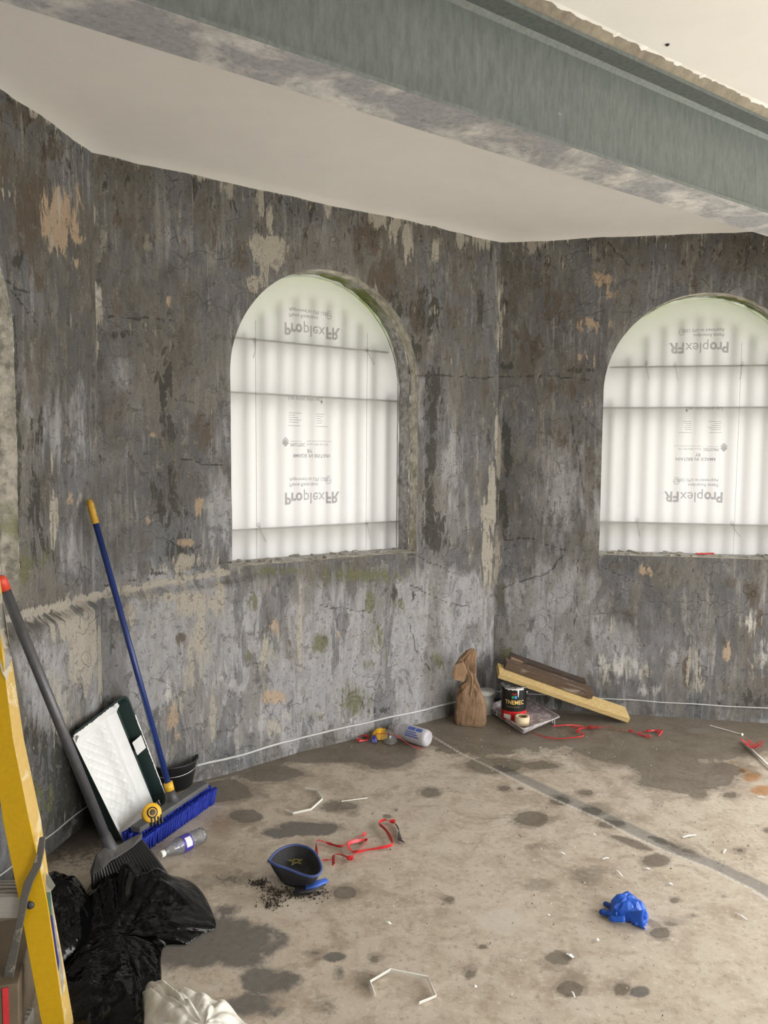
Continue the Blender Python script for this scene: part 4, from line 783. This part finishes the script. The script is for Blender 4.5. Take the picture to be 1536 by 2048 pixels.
m.obj('yellow_scribble', M('yellow_chalk', (.30, .26, .05), .8), dp)
random.seed(11)
def crumbs(name, L_, n, s0_, s1_, mat, lab, cat='dirt'):
    m = MB()
    for i in range(n):
        x, y, rx, ry = random.choice(L_); p = F(x + random.gauss(0, rx), y + random.gauss(0, ry)); s = random.uniform(s0_, s1_); a = random.random() * 3
        m.box(p + up * s * .3, P3(math.cos(a), math.sin(a), .2) * s, P3(-math.sin(a), math.cos(a), .1) * s * .7, up * s * .6)
    return tag(m.obj(name, mat), lab, cat, kind='stuff')
crumbs('dirt_crumbs', [(520, 1766, 10, 5), (552, 1783, 12, 6), (600, 1790, 22, 5), (548, 1806, 12, 8), (630, 1785, 14, 8)], 520, .0015, .0055, M('black_soil', (.02, .014, .01), .9), 'black soil crumbs spilled around the small dustpan')
crumbs('grit', [(900, 1750, 250, 120), (1250, 1850, 200, 120), (1400, 1680, 80, 40)], 90, .0018, .0042, M('dark_grit', (.03, .027, .024), .9), 'dark grit scattered over the concrete floor', 'grit')
crumbs('paint_dust', [(1000, 1780, 280, 120), (1250, 1750, 180, 110), (1150, 1500, 150, 20)], 140, .0015, .0038, M('white_flakes', (.75, .73, .68), .8), 'tiny white paint specks scattered over the concrete floor', 'paint flakes')
# ---------------------------------------------------------------- ribbons
def ribbon(name, px, w, lab, mat=MRED, cat='ribbon', sd=1, knots=(), z0=.006, white=()):
    random.seed(sd); P = []
    for i, (x, y) in enumerate(px): P.append(F(x, y) + up * (z0 + .012 * random.random()))
    pts = smoothpath(P, 6); side = []
    for i, p in enumerate(pts):
        t = pts[min(i + 1, len(pts) - 1)] - pts[max(i - 1, 0)]; t /= np.linalg.norm(t) + 1e-9; a = np.cross(t, up); g = 1.3 * float(vn(i * .22, sd * 3.1)) * 1.6; side.append(a * math.cos(g) + up * math.sin(g))
    m = MB(); m.ribbon(pts, w, side, .0005)
    for j, (x, y, r_) in enumerate(knots):
        c = F(x, y) + up * .010
        for q in range(4):
            a = random.random() * 6; m.ribbon([c + r_ * P3(math.cos(a + s * 1.4), math.sin(a + s * 1.4), .25 + .4 * math.sin(s * 2 + q)) for s in np.linspace(0, 4.2, 14)], w * .8, None, .0005)
    for v in range(len(m.V)):
        if m.V[v][2] < .002: m.V[v] = (m.V[v][0], m.V[v][1], .002)
    return tag(m.obj(name, mat), lab, cat)
ribbon('red_ribbon', [(633, 1722), (634, 1690), (655, 1690), (668, 1694), (684, 1700), (700, 1688), (718, 1680), (732, 1671)], .014, 'red plastic ribbon zigzag running from the dustpan rim, upper left piece', sd=2)
ribbon('red_ribbon', [(667, 1734), (668, 1716), (684, 1715), (700, 1722), (716, 1708), (734, 1685), (722, 1684), (698, 1695), (705, 1708), (735, 1704), (780, 1700), (784, 1688), (772, 1668), (758, 1652), (770, 1646), (785, 1648)], .013, 'long looped red plastic ribbon ending beside the black string, right of dustpan', sd=3, knots=((700, 1722, .008), (785, 1648, .008)))
ribbon('red_ribbon', [(643, 1728), (655, 1727), (662, 1727)], .008, 'short red ribbon end poking out from under the dustpan rim', sd=5)
ribbon('black_string', [(789, 1651), (797, 1662), (799, 1674), (801, 1685), (808, 1688)], .020, 'short crumpled black plastic strip beside the red ribbon knot', MBLK, 'strip', 4)
ribbon('red_ribbon', [(1050, 1462), (1075, 1475), (1110, 1481), (1150, 1478), (1168, 1472), (1155, 1465), (1170, 1458), (1140, 1455), (1105, 1456)], .006, 'red plastic ribbon looped on the wet floor under the metal paint tray', sd=6, knots=((1155, 1467, .008),))
ribbon('red_ribbon', [(1140, 1458), (1175, 1459), (1215, 1458), (1235, 1462), (1260, 1466), (1275, 1472), (1300, 1477), (1305, 1476)], .0065, 'red plastic ribbon with a white-flecked knot on wet floor, right of paint tray', sd=7, knots=((1182, 1459, .014), (1195, 1459, .012), (1262, 1466, .010), (1280, 1470, .011), (1295, 1476, .009)))
ribbon('red_ribbon', [(1290, 1466), (1305, 1467), (1318, 1463), (1325, 1466), (1318, 1474)], .007, 'small crumpled red ribbon at the far end of the wet patch', sd=8, knots=((1316, 1467, .013), (1296, 1466, .008)))
ribbon('red_ribbon', [(715, 1482), (728, 1472), (735, 1482), (718, 1488)], .007, 'red ribbon bunched on the floor left of the yellow bag', sd=9, knots=((718, 1485, .012), (732, 1476, .010)))
# ribbon lying over the frosted bottle
P = [F(738, 1476, .02), F(752, 1468, .055), F(775, 1468, .07), F(795, 1472, .10), F(808, 1482, .075), F(825, 1492, .03), F(845, 1497, .012)]
tag(MB().ribbon(smoothpath(P, 6), .009).obj('red_ribbon', MRED), 'red ribbon draped across the frosted plastic bottle', 'ribbon')
# crumpled yellow wrapper, blue scrap, clear wrap, white wrapper by the wall
tag(heap('yellow_wrapper', F(760, 1474), [F(*p) for p in ((742, 1478), (748, 1472), (762, 1468), (776, 1471), (772, 1478), (758, 1481))], .042, mat_bag('yellow_film', (.75, .42, .02), .4), folds=5, seed=31, nr=6, rough=.5, subs=3, facet=True), 'crumpled yellow plastic wrapper between red ribbon and frosted bottle', 'wrapper')
tag(heap('blue_scrap', F(747, 1482), [F(*p) for p in ((743, 1486), (744, 1479), (754, 1479), (754, 1485))], .022, mat_bag('navy_film', (.02, .03, .22), .4), folds=3, seed=32, nr=6, rough=.5, subs=3, facet=True), 'small navy blue plastic scrap beneath the yellow wrapper', 'wrapper')
tag(heap('clear_wrap', F(778, 1482), [F(*p) for p in ((764, 1482), (772, 1473), (788, 1475), (795, 1483), (785, 1490), (770, 1488))], .045, mat_clear('clear_film', (.85, .87, .85), .1), folds=5, seed=33, nr=6, rough=.5, subs=3, facet=True), 'crumpled clear plastic wrap below the neck of the frosted bottle', 'wrapper')
tag(heap('white_wrap', F(800, 1468), [F(*p) for p in ((779, 1464), (788, 1460), (812, 1462), (828, 1465), (826, 1469), (795, 1471))], .045, mat_bag('white_film', (.55, .55, .52), .4), folds=5, seed=34, nr=6, rough=.5, subs=3, facet=True), 'crumpled white plastic wrap behind the frosted bottle', 'wrapper')
# ---------------------------------------------------------------- bent white strips
def strip(px, w, lab, zs, name='white_strip', flat=False):
    P = [F(x, y, z) for (x, y), z in zip(px, zs)]; side = [up] * len(P) if not flat else None; m = MB()
    if flat: m.ribbon([p + up * .003 for p in P], w, None, .0015)
    else:
        m.ribbon([p + up * (w / 2) for p in P], w, [up + P3(.1, -.6, 0)] * len(P), .0015)
    return tag(m.obj(name, MSTRIP), lab, 'strip')
MSTRIP = M('white_plastic_strip', (.80, .79, .74), .5, 0, .08, 40)
strip([(570, 1624), (586, 1630), (622, 1622), (645, 1601), (634, 1584), (610, 1580)], .014, 'bent white plastic strip lying between the push broom and ribbons', [.0] * 6)
strip([(750, 1995), (740, 1968), (781, 1944), (855, 1959), (872, 1997), (838, 2011)], .014, 'bent white plastic strip at the bottom centre of the floor', [0, 0, .004, .004, 0, 0])
m = MB(); m.tube([F(683, 1604) + up * .003, F(735, 1597) + up * .003], .0022, 6); tag(m.obj('white_stick', MSTRIP), 'thin straight pale stick right of the bent strip by the broom', 'stick')
m = MB(); m.tube([F(1420, 1452) + up * .004, F(1483, 1470) + up * .004], .0025, 6); m.tube([F(1483, 1470) + up * .005, F(1485, 1471) + up * .005], .007, 6); tag(m.obj('cotton_stick', MSTRIP), 'thin pale stick with a white tip on the wet floor at right', 'stick')
rb = empty('ribboned_stick', F(1505, 1500), 'white stick tied with a red ribbon bow at the right edge of the floor', 'stick')
MB().tube([F(1484, 1485) + up * .008, F(1545, 1542) + up * .008], .006, 8).obj('white_rod', MSTRIP, rb, True)
m = MB(); c = F(1505, 1503) + up * .018
for q in range(9):
    a = q * .7; m.ribbon([c + .038 * math.sin(s) * P3(math.cos(a), math.sin(a), .25) + (.010 + .008 * (q % 3)) * (1 - math.cos(s * 1.6)) * P3(-math.sin(a), math.cos(a), .5) for s in np.linspace(0, math.pi, 9)], .005, None, .0005)
m.obj('ribbon_bow', MRED, rb)
SCR = [(1365, 1676, 1392, 1671, .012), (1233, 1742, 1245, 1755, .006), (1474, 1829, 1494, 1841, .007), (1205, 1720, 1218, 1717, .008), (1118, 1706, 1130, 1710, .009), (1452, 1700, 1447, 1708, .008), (1335, 1768, 1345, 1771, .012), (1133, 1909, 1147, 1917, .015), (1288, 1738, 1300, 1740, .010), (1190, 1880, 1198, 1883, .013), (1144, 1985, 1150, 1997, .006), (1093, 1831, 1100, 1833, .008), (772, 1845, 782, 1850, .010), (946, 1975, 954, 1976, .012), (1515, 1594, 1530, 1597, .008), (1185, 1668, 1191, 1672, .008)]
FLK = ['white paint flake left of the dark spot above the blue glove', 'pale paint flake between the long oval damp spot and the blue glove', 'small white flake on the far side of the floor joint at right', 'round white flake directly right of the blue glove, above its level', 'white flake on the dark stain below and left of the glove',
       'white flake between the thin sliver and the floor joint', 'small white flake just left of the glove fingertips', 'thin white flake on the lowest dark stain at bottom right', 'white flake midway between the glove and the bent strip', 'cluster-like white flake in the open floor above the bottom bent strip',
       'white flake right of the bent white strip at bottom centre', 'white flake by the rust stain at the right edge', 'white flake beside the small damp spots left of the floor joint']
for i, (xa, ya, xb, yb, w_) in enumerate(SCR):
    a, b = F(xa, ya), F(xb, yb); m = MB(); n_ = (a + b) / 2 + up * .006
    m.ribbon([a + up * .003, n_, b + up * .003], [w_ * .6, w_ * .8, w_ * .5], None, .0008)
    if i < 3: lab = ['white paper sliver lying across the dark floor joint', 'thin slanting white sliver above the blue glove', 'thin white sliver at the right edge, right of the blue glove'][i]; g = None
    else: g = 'white paint flakes on the floor'; lab = FLK[i - 3]
    tag(m.obj('paint_flake' if g else 'paper_sliver', MWP), lab, 'flake' if g else 'sliver', g)
# ---------------------------------------------------------------- blue glove
gl = empty('rubber_glove', F(1250, 1832), 'crumpled bright blue rubber glove lying on the bare floor', 'glove')
MGL = mat_bag('blue_nitrile', (.012, .075, .40), .42, .4)
heap('palm', F(1252, 1826), [F(*p) for p in ((1222, 1836), (1216, 1820), (1232, 1806), (1256, 1802), (1276, 1812), (1290, 1822), (1297, 1834), (1290, 1842), (1272, 1846), (1240, 1842))], .045, MGL, gl, folds=4, seed=44, nr=6, rough=.45, subs=2, edge=.5, facet=True)
MGD = mat_bag('blue_nitrile_dark', (.006, .045, .24), .38, .4)  # darker blue for two of the fingers
cfc = F(1283, 1838, .022); cax = P3(.80, -.45, .15); cax /= np.linalg.norm(cax)
MB().lathe([(.020, -.03), (.027, .0), (.030, .012), (.028, .0125), (.024, .0), (.016, -.03)], cfc, cax, 14).obj('cuff', MGL, gl, True)
def finger(pts, r_, mt): o = MB().tube(smoothpath([F(x, y, z) for x, y, z in pts], 5), r_, 10, True, flat=.7); return o.obj('finger', mt, gl, True)
for pts, r_, mt in (([(1235, 1817, .02), (1218, 1811, .016), (1212, 1808, .014), (1209, 1807, .012)], .011, MGD), ([(1235, 1829, .02), (1215, 1827, .014), (1205, 1824, .013), (1201, 1822, .012)], .012, MGD), ([(1250, 1838, .02), (1228, 1838, .014), (1220, 1834, .012)], .012, MGL), ([(1262, 1812, .03), (1245, 1804, .02), (1234, 1806, .016)], .012, MGL), ([(1268, 1845, .016), (1285, 1842, .014), (1294, 1836, .02)], .011, MGL)):
    P = smoothpath([F(*p) for p in pts], 5); N = len(P); rr = [r_ * (1 - .45 * max(0, (i / (N - 1) - .7) / .3) ** 2) for i in range(N)]; MB().tube(P, rr, 10, True, flat=.75).obj('finger', mt, gl, True)
# ---------------------------------------------------------------- brown paper bag
MPAP = M('brown_kraft_paper', (.235, .145, .082), .8, 0, .25, 14, .01)
pb = F(941, 1446); R = []; rx = P3(.98, -.18, 0); ry = P3(.18, .98, 0)
def sq(t, p=3.5): c, s = math.cos(t), math.sin(t); d = (abs(c) ** p + abs(s) ** p) ** (-1 / p); return c * d, s * d
prof = [(.0, .089, .055, 0, 0, 5), (.015, .091, .057, 0, 0, 5), (.06, .089, .056, .0, 0, 5), (.11, .086, .054, -.001, 0, 5), (.155, .080, .050, -.006, 0, 4), (.19, .066, .042, -.008, 0, 3), (.215, .050, .032, -.006, 0, 2.6), (.24, .034, .024, .000, 0, 2.2), (.262, .028, .020, .002, 0, 2.2), (.285, .036, .022, -.008, 0, 2.2), (.31, .050, .026, -.024, 0, 2.6), (.34, .055, .026, -.030, 0, 3), (.365, .050, .022, -.024, 0, 3), (.39, .040, .018, -.010, 0, 3), (.412, .028, .014, .000, 0, 3), (.425, .012, .008, .004, 0, 3)]
for i, (z, a, b, ox, oy, pw) in enumerate(prof):
    ring = []
    for j in range(40):
        t = 2 * math.pi * j / 40; c, s = sq(t, pw); w_ = 1 + (.26 if z > .17 else .06) * (abs(2 * float(vn(j * .6, z * 26, 5)) - 1) - .5) * 2
        ring.append(pb + rx * (c * a * w_ + ox) + ry * (s * b * w_) + up * (z * 1.03 + .008 * (float(vn(j * .4, z * 20, 6)) - .5) * (z > .02)))
    R.append(ring)
paper = empty('paper_bag', pb, 'upright brown paper bag with a twisted top standing in the far corner', 'bag')
fix(MB().rings(R).obj('bag_body', MPAP, paper, False))
# folded flap hanging to the left of the twist
fp = [D(910, 1328, 4.22), D(904, 1350, 4.20), D(910, 1358, 4.18), D(928, 1363, 4.18), D(934, 1345, 4.19), D(926, 1322, 4.23)]; R = [[f + ry * .018 * s for f in fp] for s in (-1, 1)]
fix(MB().rings(R).obj('folded_flap', MPAP, paper, False, .004))
# white tub
tb = F(972, 1432)
t_ = empty('white_tub', tb, 'small frosted white tub with lid standing behind the brown paper bag', 'tub')
MTUB = M('frosted_tub', (.50, .50, .47), .4)
MB().lathe([(.0, .0), (.048, .0), (.055, .125), (.0, .125)], tb + P3(.0, .06, 0), n=28).obj('tub_body', MTUB, t_, True); MB().lathe([(.058, .120), (.060, .128), (.058, .138), (.0, .138)], tb + P3(.0, .06, 0), n=28).obj('tub_lid', MWP, t_, True)
# ---------------------------------------------------------------- metal roller tray with wire legs
t1, t2, t3, t4 = F(974, 1414, .03), F(1046, 1463, .03), F(1120, 1435, .062), F(1046, 1397, .062)
t4 = t1 + (t3 - t2)
mt_ = empty('paint_tray', (t1 + t2 + t3 + t4) / 4 * P3(1, 1, 0), 'metal roller tray on folding legs holding the paint can by the planks', 'paint tray')
def mq(a, b, h=0.): p = (t1 * (1 - a) + t2 * a) * (1 - b) + (t4 * (1 - a) + t3 * a) * b; return p + up * h
MTR = worn('paint_smeared_steel', (.42, .38, .40), (.68, .64, .65), .50, 30, .35, .1)
def mring(x0, x1, y0, y1, h0, h1, n=5, r_=.05):
    out = []
    for cx_, cy_, a0 in ((x1 - r_, y1 - r_, 0), (x0 + r_, y1 - r_, 90), (x0 + r_, y0 + r_, 180), (x1 - r_, y0 + r_, 270)):
        for i in range(n + 1): a = math.radians(a0 + 90 * i / n); xx, yy = cx_ + r_ * math.cos(a), cy_ + r_ * math.sin(a); out.append(mq(xx, yy, h0 * (1 - yy) + h1 * yy))
    return out
fix(MB().rings([mring(.04, .96, .04, .96, -.024, -.008), mring(0, 1, 0, 1, .010, .002), mring(-.012, 1.012, -.012, 1.012, .012, .004), mring(-.012, 1.012, -.012, 1.012, .015, .007), mring(.01, .99, .01, .99, .015, .007), mring(.05, .95, .05, .95, -.020, -.004)]).obj('tray_pan', MTR, mt_))
for a in (.15, .85):
    m = MB(); p = mq(a, .99, 0); q = p.copy(); q[2] = .004; ed = (t2 - t1) / np.linalg.norm(t2 - t1)
    for s in (-1, 1): m.tube([p + ed * .012 * s, q + ed * .012 * s], .0032, 6)
    m.tube([q + ed * .014, q - ed * .014], .0032, 6); m.box(p - up * .02, ed * .03, up * .010, np.cross(ed, up) * .003); m.obj('leg', M('zinc_wire', (.6, .6, .6), .35, .6), mt_)
m = MB(); pS = mq(.27, -.005, .004); ed = (t2 - t1) / np.linalg.norm(t2 - t1); m.box(pS, ed * .03, up * .028, np.cross(ed, up) * .006); st = m.obj('white_sticker', MWP, mt_)
m = MB(); m.box(pS - np.cross(ed, up) * -.0035 * 1, ed * .012, up * .016, np.cross(ed, up) * .002); m.obj('sticker_mark', MDG, mt_)
# ---------------------------------------------------------------- paint can
cb = mq(.44, .33, 0) ; cb = D(1027, 1432, np.linalg.norm(cb - EYEP) * .985); cb[2] = .022; cb = F(1027, 1434, .028)
can = empty('paint_can', cb, 'black and red paint can with white-splashed lid standing in the metal tray', 'can')
cr_ = .073; ch = .188
MCB = M('black_can_label', (.012, .012, .013), .3); MCR = M('red_can_label', (.62, .02, .025), .35)
MB().lathe([(.0, 0), (cr_ * .98, 0), (cr_, .004), (cr_, .055)], cb, n=40).obj('red_band', MCR, can, True)
MB().lathe([(cr_, .055), (cr_, ch)], cb, n=40).obj('black_band', MCB, can, True)
MB().lathe([(cr_, ch), (cr_ + .003, ch + .002), (cr_ + .003, ch + .007), (cr_ - .004, ch + .009), (cr_ - .008, ch + .002), (.0, ch + .001)], cb, n=40).obj('lid_rim', worn('paint_splashed_steel', (.25, .25, .26), (.8, .8, .78), .5, 12, .35, .4), can, True)
vq = EYEP - cb; vq[2] = 0; vq /= np.linalg.norm(vq); wq = np.cross(up, vq)
def oncyl(V2, r_, c=cb): return [c + r_ * (vq * math.cos(x / r_) + wq * math.sin(x / r_)) + up * y for x, y in V2]
v, f, w_ = textmesh('TNEMEC', .034, 0, 0, bold=.0006, align='LEFT', xs=1.0); wid = max(a for a, b in v) - min(a for a, b in v); mn = min(a for a, b in v); s = .114 / wid
mesh('lettering', oncyl([((a - mn) * s - .052, .098 + b) for a, b in v], cr_ + .0007), f, M('gold_lettering', (.72, .50, .16), .4), can)
def patch(name, x0, x1, y0, y1, mat, r_=None):
    r_ = r_ or cr_ + .0008; V = []
    for i in range(6): x = x0 + (x1 - x0) * i / 5; V += [(x, y0), (x, y1)]
    return mesh(name, oncyl(V, r_), [(2 * i, 2 * i + 2, 2 * i + 3, 2 * i + 1) for i in range(5)], mat, can)
patch('green_square', -.012, .0, .132, .148, M('green_mark', (.03, .30, .12), .5)); patch('blue_square', .004, .017, .132, .148, M('sky_blue_mark', (.05, .30, .60), .5))
v, f, w_ = textmesh('Tank', .013, 0, 0, bold=.0004); mesh('small_red_word', oncyl([(a - .012, .154 + b) for a, b in v], cr_ + .0007), f, MCR, can)
v, f, w_ = textmesh('PROTECTIVE COATINGS', .0075, 0, 0); mesh('small_caption', oncyl([(a * .9 - .040, .080 + b) for a, b in v], cr_ + .0007), f, M('gold_caption', (.4, .3, .12), .5), can)
m = MB(); random.seed(2); V = []
for i in range(40):
    x = -.060 + i * .0031; d_ = .004 + .006 * float(vn(i * .5, 2)) + (.040 if 27 <= i <= 28 else 0); V += [(x, ch + .003), (x, ch - d_)]
mesh('paint_drip', oncyl(V, cr_ + .0012), [(2 * i, 2 * i + 2, 2 * i + 3, 2 * i + 1) for i in range(39)], MPNT, can)
patch('white_barcode_label', -.064, -.015, .010, .036, MWP)
for s in (-1, 1): MB().lathe([(.0, 0), (.007, 0), (.006, .005), (.0, .006)], cb + wq * s * cr_ + up * .155, wq * s, 12).obj('ear', M('steel_ear', (.6, .6, .6), .4, .5), can)
# masking tape roll
tp = F(1044, 1447, .034)
mt2 = empty('masking_tape', tp, 'roll of cream masking tape in front of the paint can', 'tape roll')
MB().lathe([(.026, 0), (.041, 0), (.041, .048), (.026, .048), (.026, 0)], tp - up * .004, n=36).obj('tape_roll', M('cream_masking_tape', (.66, .55, .36), .7, 0, .08, 60), mt2, True)
MB().lathe([(.0258, 0), (.0258, .047), (.0235, .047), (.0235, 0), (.0258, 0)], tp - up * .004, n=30).obj('card_core', M('card_core', (.20, .13, .08), .8), mt2, True)
# ---------------------------------------------------------------- planks leaning over the can
def plank(name, a, b, wv, th, mat, lab, g=None, cut=0.):
    d = b - a; d /= np.linalg.norm(d); wv = wv - d * (wv @ d); wd_ = wv / np.linalg.norm(wv) * np.linalg.norm(wv); tv = np.cross(d, wd_); tv = tv / np.linalg.norm(tv) * th; tv = tv if tv[2] > 0 else -tv
    N = 10; R = []
    for i in range(N + 1):
        t = i / N; p = a + (b - a) * t + tv * .02 * math.sin(i * 2.1); e = np.zeros(3)
        R.append([p - (d * cut if i == 0 else 0), p + wd_ + (d * cut if i == 0 else 0), p + wd_ + tv, p + tv])
    return tag(fix(MB().rings(R).obj(name, mat, None, False, .002)), lab, 'plank')
MW1 = mat_wood('yellow_treated_pine', (.40, .27, .10), (.60, .46, .22), (1.5, 1.5, 14)); MW2 = mat_wood('dark_weathered_wood', (.045, .028, .018), (.13, .085, .055), (1.5, 1.5, 14), (.24, .20, .17))
MW3 = mat_wood('darkest_weathered_wood', (.022, .015, .011), (.075, .050, .036), (1.5, 1.5, 14), (.13, .10, .08))
a1 = D(995, 1356, 4.43); b1 = F(1256, 1446, .004)
plank('plank', a1, b1, P3(.028, .12, .024), .030, MW1, 'long yellow treated pine plank leaning over the paint can, lowest of three')
a2 = D(1008, 1345, 4.49); b2 = D(1183, 1405, 4.50); plank('plank', a2 + up * .018, b2 + up * .018, P3(.02, .085, .012), .040, MW2, 'dark weathered plank lying on top of the yellow pine plank', cut=.0)
a3 = D(1018, 1333, 4.58); b3 = D(1168, 1386, 4.62); plank('plank', a3 + up * .034, b3 + up * .034, P3(.012, .05, .008), .034, MW3, 'shorter dark plank at the back, topmost against the wall')
a4 = D(1019, 1330, 4.56); b4 = D(1043, 1339, 4.57); plank('wood_offcut', a4 + up * .024, b4 + up * .024, P3(.01, .05, .01), .022, mat_wood('brown_offcut', (.16, .10, .06), (.30, .20, .12), (2, 2, 10)), 'short brown offcut at the upper left end of the stacked planks')
# ---------------------------------------------------------------- step ladder at the left edge
DL = 2.0
def lp(x, y, d=0.): return D(x, y, DL + d)
ld_ = empty('step_ladder', D(100, 2120, 1.96), 'tall yellow fibreglass step ladder at the left edge, with paint-worn rail', 'ladder')
MY = worn('yellow_fibreglass', (.66, .40, .004), (.50, .30, .02), .66, 20, .45); MYT = worn('faded_yellow_flange', (.50, .34, .10), (.56, .46, .26), .55, 16, .55)
# rail axis points (left edge, front/flange edge, right edge)
LV = [(-70, -46, -36, 900), (-42, -9, 6, 1200), (-16, 26, 48, 1480), (6, 58, 82, 1640), (38, 93, 104, 1800), (60, 111, 126, 1920), (84, 129, 148, 2048), (98, 143, 164, 2125)]
R = []
for x0_, x1_, x2_, y in LV:
    a, b = lp(x0_, y, .0), lp(x1_, y, .0); R.append([a, b, b + P3(0, .004, 0), a + P3(0, .004, 0)])
fix(MB().rings(R).obj('side_rail', MY, ld_))
R = []
for x0_, x1_, x2_, y in LV:
    b, c = lp(x1_, y, .0), lp(x2_, y, .045); R.append([b, c, c + P3(-.004, .001, 0), b + P3(-.004, .003, 0)])
fix(MB().rings(R).obj('rail_flange', MYT, ld_))
R = []
for x0_, x1_, x2_, y in LV:
    b, c = lp(x0_, y, .0), lp(x0_ + 8, y, .045); R.append([b, c, c + P3(.004, .001, 0), b + P3(.004, .003, 0)])
fix(MB().rings(R).obj('rail_flange', MY, ld_))
# worn grey smear high on the rail
m = MB(); V = [lp(-30, 1150, -.003), lp(4, 1190, -.003), lp(16, 1270, -.003), lp(24, 1316, .02), lp(14, 1362, -.003), lp(4, 1345, -.003), lp(-12, 1290, -.003), lp(-40, 1240, -.003)]
m.add(V, [tuple(range(8))]).obj('worn_patch', worn('scuffed_grey_paint', (.30, .29, .27), (.55, .52, .44), .5, 30, .7), ld_)
MAL = mat_wood('ribbed_aluminium', (.30, .29, .27), (.52, .50, .46), (1, 1, 12)); 
for (yt, ym, yb) in ((1722, 1795, 1836), (2026, 2060, 2100), (1430, 1470, 1500)):
    m = MB(); a0, a1 = lp(-260, yt, .10), lp(40 if yt > 1700 else 20, yt, .10); b0, b1 = lp(-260, ym, .0), lp(45, ym, .0); c0, c1 = lp(-260, yb, .0), lp(45, yb, .0)
    if yt < 1500: continue
    z_ = b0[2]; a0[2] = a1[2] = z_
    q0, q1 = P3(b0[0], b0[1] + .085, z_), P3(b1[0] - .01, b1[1] + .085, z_)
    st_ = MB().hexa([c0, c1, P3(q1[0], q1[1], c1[2]), P3(q0[0], q0[1], c0[2]), b0, b1, q1, q0]).obj('step', MAL, ld_); fix(st_)
    for i in range(5):
        t = (i + .5) / 5; MB().tube([b0 * (1 - t) + q0 * t + up * .002, b1 * (1 - t) + q1 * t + up * .002], .0025, 5).obj('step_rib', MAL, st_)
# spreader brace, bent grey bar
MBR = worn('dull_grey_steel', (.16, .155, .145), (.36, .34, .28), .6, 24, .45, .4)
bpx = [(86, 1674, -.01), (82, 1705, -.012), (74, 1735, -.014), (58, 1765, -.016), (50, 1795, -.016), (44, 1830, -.016), (36, 1870, -.016), (28, 1905, -.015), (18, 1955, -.014), (6, 2020, -.012), (-8, 2100, -.01)]
bw = [.010, .013, .017, .019, .015, .014, .014, .018, .020, .022, .022]
R = []
for (x, y, d), w_ in zip(bpx, bw): a, b = lp(x, y, d) - P3(w_ / 2 + .003, 0, 0), lp(x, y, d) + P3(w_ / 2 + .003, 0, .004); R.append([a, b, b + P3(0, -.005, 0), a + P3(0, -.005, 0)])
fix(MB().rings(R).obj('spreader_brace', MBR, ld_, False, .0015))
MB().lathe([(.0, 0), (.011, 0), (.009, .005), (.0, .006)], lp(61, 1810, -.002), (0, -1, 0), 16).obj('rivet', MDG, ld_, True)
# torn sticker on the flange
for px_, mt in (([(92, 1745), (98, 1752), (102, 1790), (112, 1860), (121, 1905), (128, 1960), (124, 1998), (116, 1960), (108, 1890), (94, 1830), (91, 1785)], M('torn_white_paper', (.50, .49, .44), .8, 0, .3, 60)), ([(94, 1785), (101, 1785), (103, 1830), (98, 1845), (94, 1820)], M('green_sticker', (.10, .20, .17), .7)), ([(100, 1830), (104, 1830), (112, 1890), (118, 1925), (116, 1955), (109, 1915), (103, 1870)], M('blue_sticker', (.03, .04, .30), .6))):
    dd = -.004 if mt.name.startswith('torn') else -.006
    P = [lp(x, y, .012 + dd) for x, y in px_]; Q = [p + P3(0, .0015, 0) for p in P]; fix(MB().rings([P, Q]).obj('torn_sticker', mt, ld_))
fix(MB().rings([[lp(97, 1748, .0), lp(111, 1771, .0), lp(103, 1782, .0), lp(94, 1760, .0)], [lp(97, 1748, .002), lp(111, 1771, .002), lp(103, 1782, .002), lp(94, 1760, .002)]]).obj('sticker_flap', M('grey_film', (.30, .32, .28), .5), ld_))
# rear rail seen past the front one, with a red line on it
m = MB(); a, b = lp(-30, 1640, .35), lp(10, 2160, .35); m.tube([a, b], .018, 8); m.obj('rear_rail', MBR, ld_)
cbx = empty('cardboard_box', F(40, 2030, 0), 'dark brown cardboard box with a red stripe seen behind the ladder rail', 'box')
cq = F(20, 2040); ux, uy = P3(.96, .28, 0), P3(-.28, .96, 0)
MB().box(cq + up * .10 - ux * .16, ux * .42, uy * .30, up * .20).obj('box_body', M('dark_cardboard', (.13, .10, .065), .85, 0, .15, 20), cbx, False, .003)
p = cq + up * .10 - ux * .16 + ux * .18 - uy * .152; MB().box(p, ux * .014, uy * .002, up * .19).obj('red_stripe', M('red_stripe_tape', (.55, .03, .04), .5), cbx)
bpy.context.view_layer.update()
